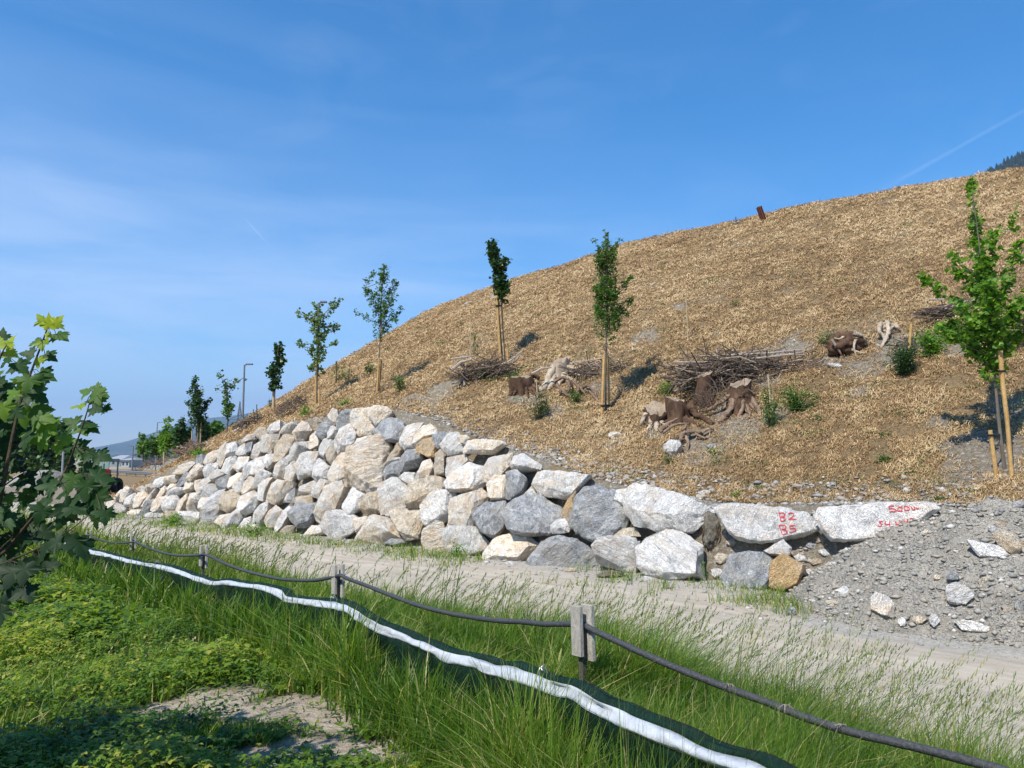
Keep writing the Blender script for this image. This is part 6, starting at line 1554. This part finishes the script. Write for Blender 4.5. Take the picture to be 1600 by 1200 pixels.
# things on the crest of the hill
def crest(px, py, up=0):
    p = hit(px, py + 3, 14, 90); return p
p = hit(1194, 346); d = (at(1186, 324, p.y) - at(1194, 346, p.y)); c = p + d * .35; ax = d.normalized(); sd_ = Vector((0, 1, 0)).cross(ax).normalized(); R = Matrix((sd_, Vector((0, 1, 0)).cross(Vector((0,0,1))).cross(Vector((1,0,0))) if False else ax.cross(sd_) * -1, ax)).transposed()
e = empty('rusty_post', p, 'leaning rusty steel beam post on the crest of the hill', 'post'); mb = MB(); mb.box(c, (.03, .10, d.length * .68), R); mb.build('web', M['rust'], e, smooth=False)
for k in (-1, 1):
    mb = MB(); mb.box(c + sd_ * .085 * k, (.012, .12, d.length * .68 + .002), R); mb.build('flange', M['rust'], e, smooth=False)
mb = MB(); mb.box(c, (.10, .012, d.length * .66), R); mb.build('plate', M['rust'], e, smooth=False)
M['blue'] = mat_plain('blue_paint', (.02, .07, .22), .5, .1); p = hit(1150, 350); k = p.y / F
e = empty('blue_marker', p, 'small blue marker standing on the hill crest left of the rusty post', 'marker'); mb = MB(); mb.tube([p - Vector((0, 0, .1)), p + Vector((0, 0, 6 * k)), p + Vector((0, 0, 8 * k))], [2.0 * k, 1.5 * k, .9 * k], 9); mb.build('body', M['blue'], e)
mb = MB(); mb.tube([p + Vector((0, 0, 8 * k)), p + Vector((-.2 * k, 0, 10 * k)), p + Vector((0, 0, 12 * k))], [.8 * k, .95 * k, .5 * k], 8); mb.build('cap', M['blue'], e)
M['sheet'] = mat_plain('white_sheeting', (.62, .66, .70), .4, .1, 4)
def tarp(label, pts, th, mat, name, cat):
    B = hit(*pts[0]); q = [hit(x, y, 14, 95) for x, y in pts]; Y = sum(v.y for v in q) / len(q); P = [at(x, y, Y) for x, y in pts]; V = P + [v + Vector((0, th, th * .15)) for v in P]; n = len(P)
    mb = MB(); mb.add(V, [tuple(range(n))[::-1], tuple(range(n, 2 * n))] + [(i, (i + 1) % n, n + (i + 1) % n, n + i) for i in range(n)]); tag(mb.build(name, mat, smooth=False), label, cat)
tarp('crumpled white plastic sheet on the skyline left of the columnar tree', [(722, 477), (728, 472), (738, 469), (740, 472), (730, 478)], .5, M['sheet'], 'plastic_sheet', 'sheet')
tarp('pale concrete block on the skyline behind the columnar tree', [(766, 472), (767, 461), (771, 460), (774, 461), (774, 471), (770, 473)], .6, M['wall_white'], 'concrete_block', 'block')
tarp('flat dark slab of rubble on the skyline between sheet and block', [(743, 472), (750, 467), (761, 464), (762, 467), (750, 471)], .5, M['wall_grey'], 'rubble_slab', 'rubble')
tarp('low brown mound of debris on the crest left of the rusty post', [(1039, 378), (1048, 374), (1058, 372), (1064, 374), (1060, 377)], .6, M['rust'], 'crest_debris', 'debris')

# small tractor on the yard, mostly hidden by the maple
def tractor():
    Y = 52; g = 0; c = at(150, 770, Y); p = Y / F; e = empty('tractor', (c.x, Y, 0), 'small red tractor parked on the gravel yard behind the maple leaves', 'tractor')
    M['red'] = mat_plain('red_paint', (.50, .02, .015), .4, .1); M['tyre'] = mat_plain('tyre_rubber', (.03, .03, .03), .8, .2); M['cabgreen'] = mat_plain('pale_green_cab', (.20, .30, .26), .35, .15)
    for (dx, dy, rad, w) in ((-.98, 0, .38, .2), (.62, 0, .38, .2), (-.85, 1.7, .55, .26), (.5, 1.7, .55, .26)):
        cx = c.x + dx; bm = MB(); n = 22; V = []
        prof = [(.55, -.8), (.92, -1), (1, -.6), (1, .6), (.92, 1), (.55, .8)]
        for k in range(n):
            a = 2 * math.pi * k / n
            for q, ww in prof: V.append((cx + ww * w / 2 * 1.6, Y + dy + math.cos(a) * rad * q, rad + math.sin(a) * rad * q))
        m = len(prof); bm.add(V, [(k * m + j, k * m + (j + 1) % m, ((k + 1) % n) * m + (j + 1) % m, ((k + 1) % n) * m + j) for k in range(n) for j in range(m)]); t_ = bm.build('wheel', M['tyre'], e)
        r_ = MB(); r_.tube([(cx - w * .55, Y + dy, rad), (cx + w * .55, Y + dy, rad)], rad * .56, 16); rm = r_.build('rim', M['red'], None); rm.parent = t_; rm.matrix_parent_inverse = Matrix.Translation(-Vector(e.location))
    mb = MB(); mb.box((c.x + .36, Y - .1, 1.32), (.30, .6, .42)); mb.build('bonnet', M['red'], e, smooth=False, bevel=.08)
    mb = MB(); mb.box((c.x - .1, Y + .5, .72), (.5, 1.2, .2)); mb.build('chassis', M['tyre'], e, smooth=False, bevel=.04)
    mb = MB(); mb.box((c.x - .26, Y + 1.5, 2.36), (.62, .75, .06)); mb.build('roof', M['cabgreen'], e, smooth=False, bevel=.03)
    for sx in (-.82, .3):
        for sy in (.85, 2.1):
            mb = MB(); mb.box((c.x + sx, Y + sy, 1.6), (.04, .04, .74)); mb.build('cab_pillar', M['cabgreen'], e, smooth=False)
    mb = MB(); mb.box((c.x - .26, Y + .86, 1.55), (.52, .02, .62)); mb.build('windscreen', M['cabgreen'], e, smooth=False)
    mb = MB(); mb.tube([(c.x + .55, Y - .2, 1.3), (c.x + .55, Y - .2, 2.1)], .04, 8); mb.build('exhaust', M['tyre'], e)
tractor()

# ---------------------------------------------------------------- mountains
def mat_mount(name, c0, c1, sc):
    m, nt = newmat(name); P = geo(nt); c = ramp(nt, nz(nt, P, sc, 7, .65), [(.35, c0), (.65, c1)]); return finish(m, nt, c, .95, nz(nt, P, sc * 4, 5), .8, 3 / sc * .02, .1)
M['forest'] = mat_mount('forested_slope', (.012, .028, .014), (.045, .075, .032), .02)
M['mount'] = mat_mount('far_mountain', (.03, .055, .03), (.12, .13, .10), .004)
def ridge(name, prof, Y, depth, mat, rough, n=160, rows=26, seed=1):
    xs = np.linspace(prof[0][0], prof[-1][0], n); ys = np.interp(xs, [p[0] for p in prof], [p[1] for p in prof]); V = []; q = []
    for j in range(rows):
        v = j / (rows - 1) * 2 - 1             # -1 front foot, 0 crest, 1 back foot
        for i in range(n):
            P = at(xs[i], ys[i], Y); x = P.x * (1 + v * depth / Y * .6); y = Y + v * depth
            hh = (1 - abs(v)) ** 1.15; sd2 = fbm(x / (rough * 9), y / (rough * 9), seed, 5) - .5
            z = -2 + (P.z + 2) * hh + rough * float(sd2) * (1 if abs(v) > .01 else .22) * min(1, hh * 4); V.append((x, y, z))
    for j in range(rows - 1):
        for i in range(n - 1): q.append((j * n + i, j * n + i + 1, (j + 1) * n + i + 1, (j + 1) * n + i))
    o = link(name, np_mesh(name, V, quads=q, smooth=True), mat); o['kind'] = 'structure'; return np.array(V), n
ridge('far_mountains', [(-500, 690), (-200, 672), (0, 702), (60, 712), (125, 709), (160, 698), (200, 688), (240, 675), (275, 662), (320, 652), (360, 648), (420, 640), (520, 620), (700, 600), (900, 640)], 9000, 2600, M['mount'], 110, seed=3)
ridge('wooded_hills', [(-400, 716), (230, 716), (300, 700), (345, 670), (372, 657), (400, 645), (425, 632), (450, 618), (480, 606), (560, 590), (700, 600), (900, 690)], 2600, 700, M['forest'], 30, seed=4)
ridge('forested_mountain', [(1380, 420), (1460, 330), (1500, 300), (1545, 273), (1570, 258), (1600, 243), (1660, 215), (1800, 150), (2100, 60), (2500, 80)], 1500, 520, M['forest'], 22, seed=5)
def spruces():
    r = np.random.default_rng(4); n = 2600; xs = r.uniform(1500, 1800, n); prof_x = [1500, 1545, 1570, 1600, 1660, 1800]; prof_y = [300, 273, 258, 243, 215, 150]
    V = []; T = []; A = []
    for i in range(n):
        v = -r.random() ** 1.6 * .5; P = at(xs[i], np.interp(xs[i], prof_x, prof_y), 1500); x = P.x * (1 + v * 520 / 1500 * .6); y = 1500 + v * 520; hh = (1 - abs(v)) ** 1.15
        z = -2 + (P.z + 2) * hh - 4; H = r.uniform(12, 22); R = H * .2; k = 6; o_ = len(V)
        for lv, (hz, rr_) in enumerate(((.1, 1), (.45, .62), (.45, .78), (.75, .36))):
            for j in range(k): a = 2 * math.pi * j / k; V.append((x + math.cos(a) * R * rr_, y + math.sin(a) * R * rr_, z + H * hz))
        V.append((x, y, z + H)); A += [r.random()] * (4 * k + 1)
        for j in range(k):
            j2 = (j + 1) % k; T += [(o_ + j, o_ + j2, o_ + k + j2), (o_ + j, o_ + k + j2, o_ + k + j), (o_ + 2 * k + j, o_ + 2 * k + j2, o_ + 3 * k + j2), (o_ + 2 * k + j, o_ + 3 * k + j2, o_ + 3 * k + j), (o_ + 3 * k + j, o_ + 3 * k + j2, o_ + 4 * k)]
    o = link('spruce_forest', np_mesh('spruce_forest', V, T, None, {'tint': A}), M['spruce']); tag(o, 'dark spruce forest on the mountain ridge at the upper right', 'forest', kind='stuff')
spruces()
# ---------------------------------------------------------------- maple sapling at the left edge
LOBE = [(0, 0), (.10, -.06), (.30, -.16), (.46, -.10), (.40, .02), (.62, .10), (.88, .16), (.74, .26), (.60, .30), (.66, .44), (.52, .46), (.36, .42), (.30, .52), (.34, .66), (.22, .72), (.16, .88), (0, 1.12)]
def maple_leaf(V, T, A, c, size, dirv, nrm, tint, r):
    d = dirv.normalized(); n = (nrm - d * nrm.dot(d)).normalized(); s = d.cross(n); o = len(V)
    out = LOBE + [(-x, y) for x, y in LOBE[-2:0:-1]]
    ctr = (0, .25); V.append(c + d * (.25 * size)); m = len(out); curl = r.uniform(.05, .35); dr = r.uniform(.1, .5)
    for x, y in out:
        z = -curl * abs(x) ** 1.5 * .9 - dr * max(0, y - .2) ** 2 * .5 + .06 * math.sin(x * 9 + y * 7)
        V.append(c + s * (x * size) + d * (y * size) + n * (z * size))
    for k in range(m): T.append((o, o + 1 + k, o + 1 + (k + 1) % m))
    A += [tint] * (m + 1)
def maple():
    r = random.Random(12); Y0 = 3.7; b = at(-60, 1180, Y0); b.z = float(G(b.x, b.y)); e = empty('maple_sapling', b, 'maple sapling with shade painted into its leaves reaching in from the left frame edge', 'maple')
    stems = [([(-60, 1180), (-40, 1000), (-15, 850), (5, 760), (18, 690), (33, 625), (50, 578), (66, 535), (77, 505)], 7, 1.6, 3.7), ([(-60, 1120), (-20, 900), (10, 860), (42, 820), (63, 795), (89, 759), (108, 722), (117, 698), (132, 657), (144, 614)], 5, 1.4, 3.6),
             ([(-30, 900), (0, 882), (58, 858), (85, 842), (111, 827), (135, 808), (156, 796)], 3, 1.0, 3.45), ([(-50, 900), (-30, 700), (-12, 600), (2, 555), (10, 540)], 4, 1.2, 3.9), ([(-30, 900), (-5, 885), (20, 877), (45, 890)], 2.2, 1.0, 3.3),
             ([(10, 700), (40, 690), (75, 692), (95, 694)], 2, .9, 3.8), ([(63, 795), (100, 790), (122, 790)], 1.5, .8, 3.6), ([(89, 759), (112, 750), (134, 745)], 1.5, .8, 3.6), ([(5, 760), (35, 740), (60, 735)], 2, .9, 3.8), ([(-20, 800), (20, 770), (50, 775)], 2, 1, 3.9), ([(-20, 880), (20, 840), (50, 838)], 2, 1, 3.6), ([(-30, 720), (-5, 650), (10, 630)], 2.4, 1, 4.0)]
    mb = MB(); cl = []
    for pts, r0, r1, Y in stems:
        k = len(pts); P = [at(x, y, Y + .05 * math.sin(i * 1.3)) for i, (x, y) in enumerate(pts)]
        mb.tube(crom(P, 3), [(r0 + (r1 - r0) * i / (3 * k - 3)) * .6 * Y / F for i in range(3 * k - 2)], 7); cl += [(x, y, Y) for x, y in pts]
    V, T, A = [], [], []
    ex = [(77, 512, 24, 90, .97), (70, 505, 20, 130, .95), (86, 508, 20, 40, .97), (78, 520, 18, -90, .93), (88, 522, 26, -35, .6), (64, 530, 20, 210, .6), (66, 532, 18, -70, .85), (54, 552, 22, 190, .45), (70, 552, 24, -20, .5), (62, 560, 18, -90, .9),  # tints paint the light: bright sunlit top leaves, near-black shaded lower ones
          (62, 584, 28, -25, .55), (48, 586, 28, -105, .62), (56, 590, 28, -75, .5), (36, 590, 22, 250, .85), (24, 566, 28, -45, .5), (8, 540, 26, 60, .95), (-2, 545, 28, 120, .9), (10, 552, 24, -20, .9), (14, 560, 20, -120, .5), (4, 530, 20, 100, .4),
          (35, 615, 34, -20, .4), (45, 612, 34, -40, .35), (20, 620, 34, 200, .55), (30, 640, 32, -70, .75), (50, 640, 34, 0, .6), (60, 648, 32, -25, .7), (5, 600, 30, 180, .35), (10, 640, 32, -110, .4), (68, 660, 30, -50, .75), (58, 676, 30, -80, .8),
          (145, 612, 22, 20, .62), (140, 610, 22, 160, .65), (148, 616, 22, -60, .6), (152, 614, 18, -15, .65), (150, 620, 22, -80, .55), (134, 634, 22, 195, .88), (146, 636, 24, -20, .4), (160, 638, 16, -10, .3),
          (118, 664, 24, 160, .55), (126, 664, 24, -60, .65), (128, 662, 26, -15, .5), (138, 666, 20, -30, .5), (88, 692, 34, 5, .8), (74, 690, 26, 175, .78), (113, 698, 20, 200, .4), (118, 700, 26, 20, .45), (120, 705, 24, -10, .6), (136, 706, 24, -15, .4), (150, 712, 26, -25, .35),
          (128, 735, 34, -40, .3), (140, 745, 36, -15, .35), (118, 742, 30, 250, .55), (134, 752, 32, -80, .4), (112, 760, 34, 220, .35), (150, 768, 36, -60, .3), (140, 772, 34, -20, .28), (128, 768, 30, -110, .3), (160, 752, 26, 0, .3),
          (88, 760, 30, 190, .4), (95, 752, 26, 20, .3), (82, 778, 32, 210, .3), (98, 785, 34, -60, .25), (112, 790, 34, -20, .25), (104, 798, 30, -100, .3), (130, 792, 28, -40, .3), (70, 790, 30, -120, .35), (150, 796, 24, 20, .35), (160, 798, 24, -30, .5), (165, 800, 24, -75, .4), (148, 806, 22, -90, .3),
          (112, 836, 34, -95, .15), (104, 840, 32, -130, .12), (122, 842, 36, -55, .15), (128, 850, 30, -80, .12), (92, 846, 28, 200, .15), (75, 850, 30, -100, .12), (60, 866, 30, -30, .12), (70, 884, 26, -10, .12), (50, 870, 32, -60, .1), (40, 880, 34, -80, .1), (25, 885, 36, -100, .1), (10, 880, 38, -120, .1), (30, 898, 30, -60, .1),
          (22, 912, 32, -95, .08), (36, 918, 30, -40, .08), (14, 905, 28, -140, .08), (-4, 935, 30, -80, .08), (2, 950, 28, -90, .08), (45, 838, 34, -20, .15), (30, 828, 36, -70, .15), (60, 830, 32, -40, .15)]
    def add(px, py, size, ang, tint, Y=None, stemp=None):
        near = min(cl, key=lambda q: math.hypot(q[0] - px, q[1] - py)); Yl = (Y or near[2]) + r.uniform(-.12, .12)
        c = at(px, py, Yl); a = math.radians(ang); d = Vector((math.cos(a), r.uniform(-.35, .35), math.sin(a))); nn = Vector((r.uniform(-.5, .5), r.uniform(-1.2, -.35), r.uniform(.35, 1.1)))
        d = (d - nn.normalized() * d.dot(nn.normalized()) * .3)
        maple_leaf(V, T, A, c, size * Yl / F * 1.05, d, nn, tint, r)
        if stemp is not False:
            s0 = at(near[0], near[1], near[2]);
            if (s0 - c).length < .35: mb.tube([s0, (s0 + c) / 2 + Vector((0, 0, .01)), c], .0016, 4, caps=False)
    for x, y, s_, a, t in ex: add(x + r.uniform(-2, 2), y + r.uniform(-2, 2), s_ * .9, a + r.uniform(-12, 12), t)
    n = 0
    while n < 215:
        x = r.uniform(-90, 92); y = r.uniform(560, 900)
        lim = 20 if y < 600 else 62 if y < 690 else 58 if y < 735 else 78 if y < 830 else 60
        if x > lim - 45 * r.random() ** .7: continue
        if 690 < y < 745 and x > 20 and r.random() < .5: continue
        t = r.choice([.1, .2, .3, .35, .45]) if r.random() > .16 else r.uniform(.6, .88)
        if y > 820: t *= .5  # lower leaves tinted darker still, shade put into their colour
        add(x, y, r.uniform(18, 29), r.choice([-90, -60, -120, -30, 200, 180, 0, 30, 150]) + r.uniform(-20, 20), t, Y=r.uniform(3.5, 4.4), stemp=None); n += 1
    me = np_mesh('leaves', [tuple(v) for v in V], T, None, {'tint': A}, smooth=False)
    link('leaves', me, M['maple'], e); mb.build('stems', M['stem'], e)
maple()

# ---------------------------------------------------------------- the tree just left of the camera whose shade falls on the bottom left corner
def shade_tree():
    r = np.random.default_rng(17); b = Vector((-4.9, 1.7, float(G(-4.9, 1.7)))); e = empty('maple_tree', b, 'tall maple just outside the left frame edge shading the bottom left corner', 'tree'); mb = MB()
    mb.tube([b - Vector((0, 0, .3)), b + Vector((.05, 0, 1.5)), b + Vector((0, .1, 4)), b + Vector((.1, .2, 6.5))], [.14, .11, .07, .02], 9); P = []
    for k in range(34):
        a = r.uniform(0, 6.28); h0 = r.uniform(1.6, 4.7); L = r.uniform(.7, 1.6) * (1.15 - h0 / 9); p0 = b + Vector((0, 0, h0)); p1 = p0 + Vector((math.cos(a) * L, math.sin(a) * L, L * r.uniform(.2, .6)))
        mb.tube([p0, (p0 + p1) / 2 + Vector((0, 0, .08)), p1], [.03, .02, .008], 5, caps=False)
        for j in range(3):
            q = r.uniform(.3, 1.0); c = p0.lerp(p1, q); P.append(np.array(c) + r.normal(0, .26, (110, 3)))
    mb.build('trunk', M['bark'], e); P = np.concatenate(P); P = P[(P[:, 0] / np.maximum(P[:, 1], .1) < -.78) & (P[:, 0] < -4.0 - (P[:, 2] - 3.2) * .32 + .25 * np.sin(P[:, 1] * 5))]
    V, T, A = leafquads(P, r.uniform(.09, .15, len(P)), r, aspect=.5); link('crown', np_mesh('crown', V, T, None, {'tint': A}), M['leaf_dark'], e)
shade_tree()

# ---------------------------------------------------------------- valley haze: one closed box of even, thin air round everything
bm = bmesh.new(); bmesh.ops.create_cube(bm, size=1); me = bpy.data.meshes.new('haze'); bm.to_mesh(me); bm.free()
hz = bpy.data.objects.new('haze', me); COL.objects.link(hz); hz.scale = (34000, 34000, 1300); hz.location = (0, 30, 1300 / 2 - 3); hz['kind'] = 'stuff'
tag(hz, 'thin bluish summer haze lying over the whole valley and far hills', 'haze')
hm = bpy.data.materials.new('haze'); hm.use_nodes = True; ht = hm.node_tree; ht.nodes.clear()
pv = nd(ht, 'ShaderNodeVolumePrincipled', None, {'Color': (.40, .64, 1.0, 1), 'Density': 9e-5, 'Anisotropy': .1}); nd(ht, 'ShaderNodeOutputMaterial', None, {'Volume': pv.outputs[0]})
me.materials.append(hm)
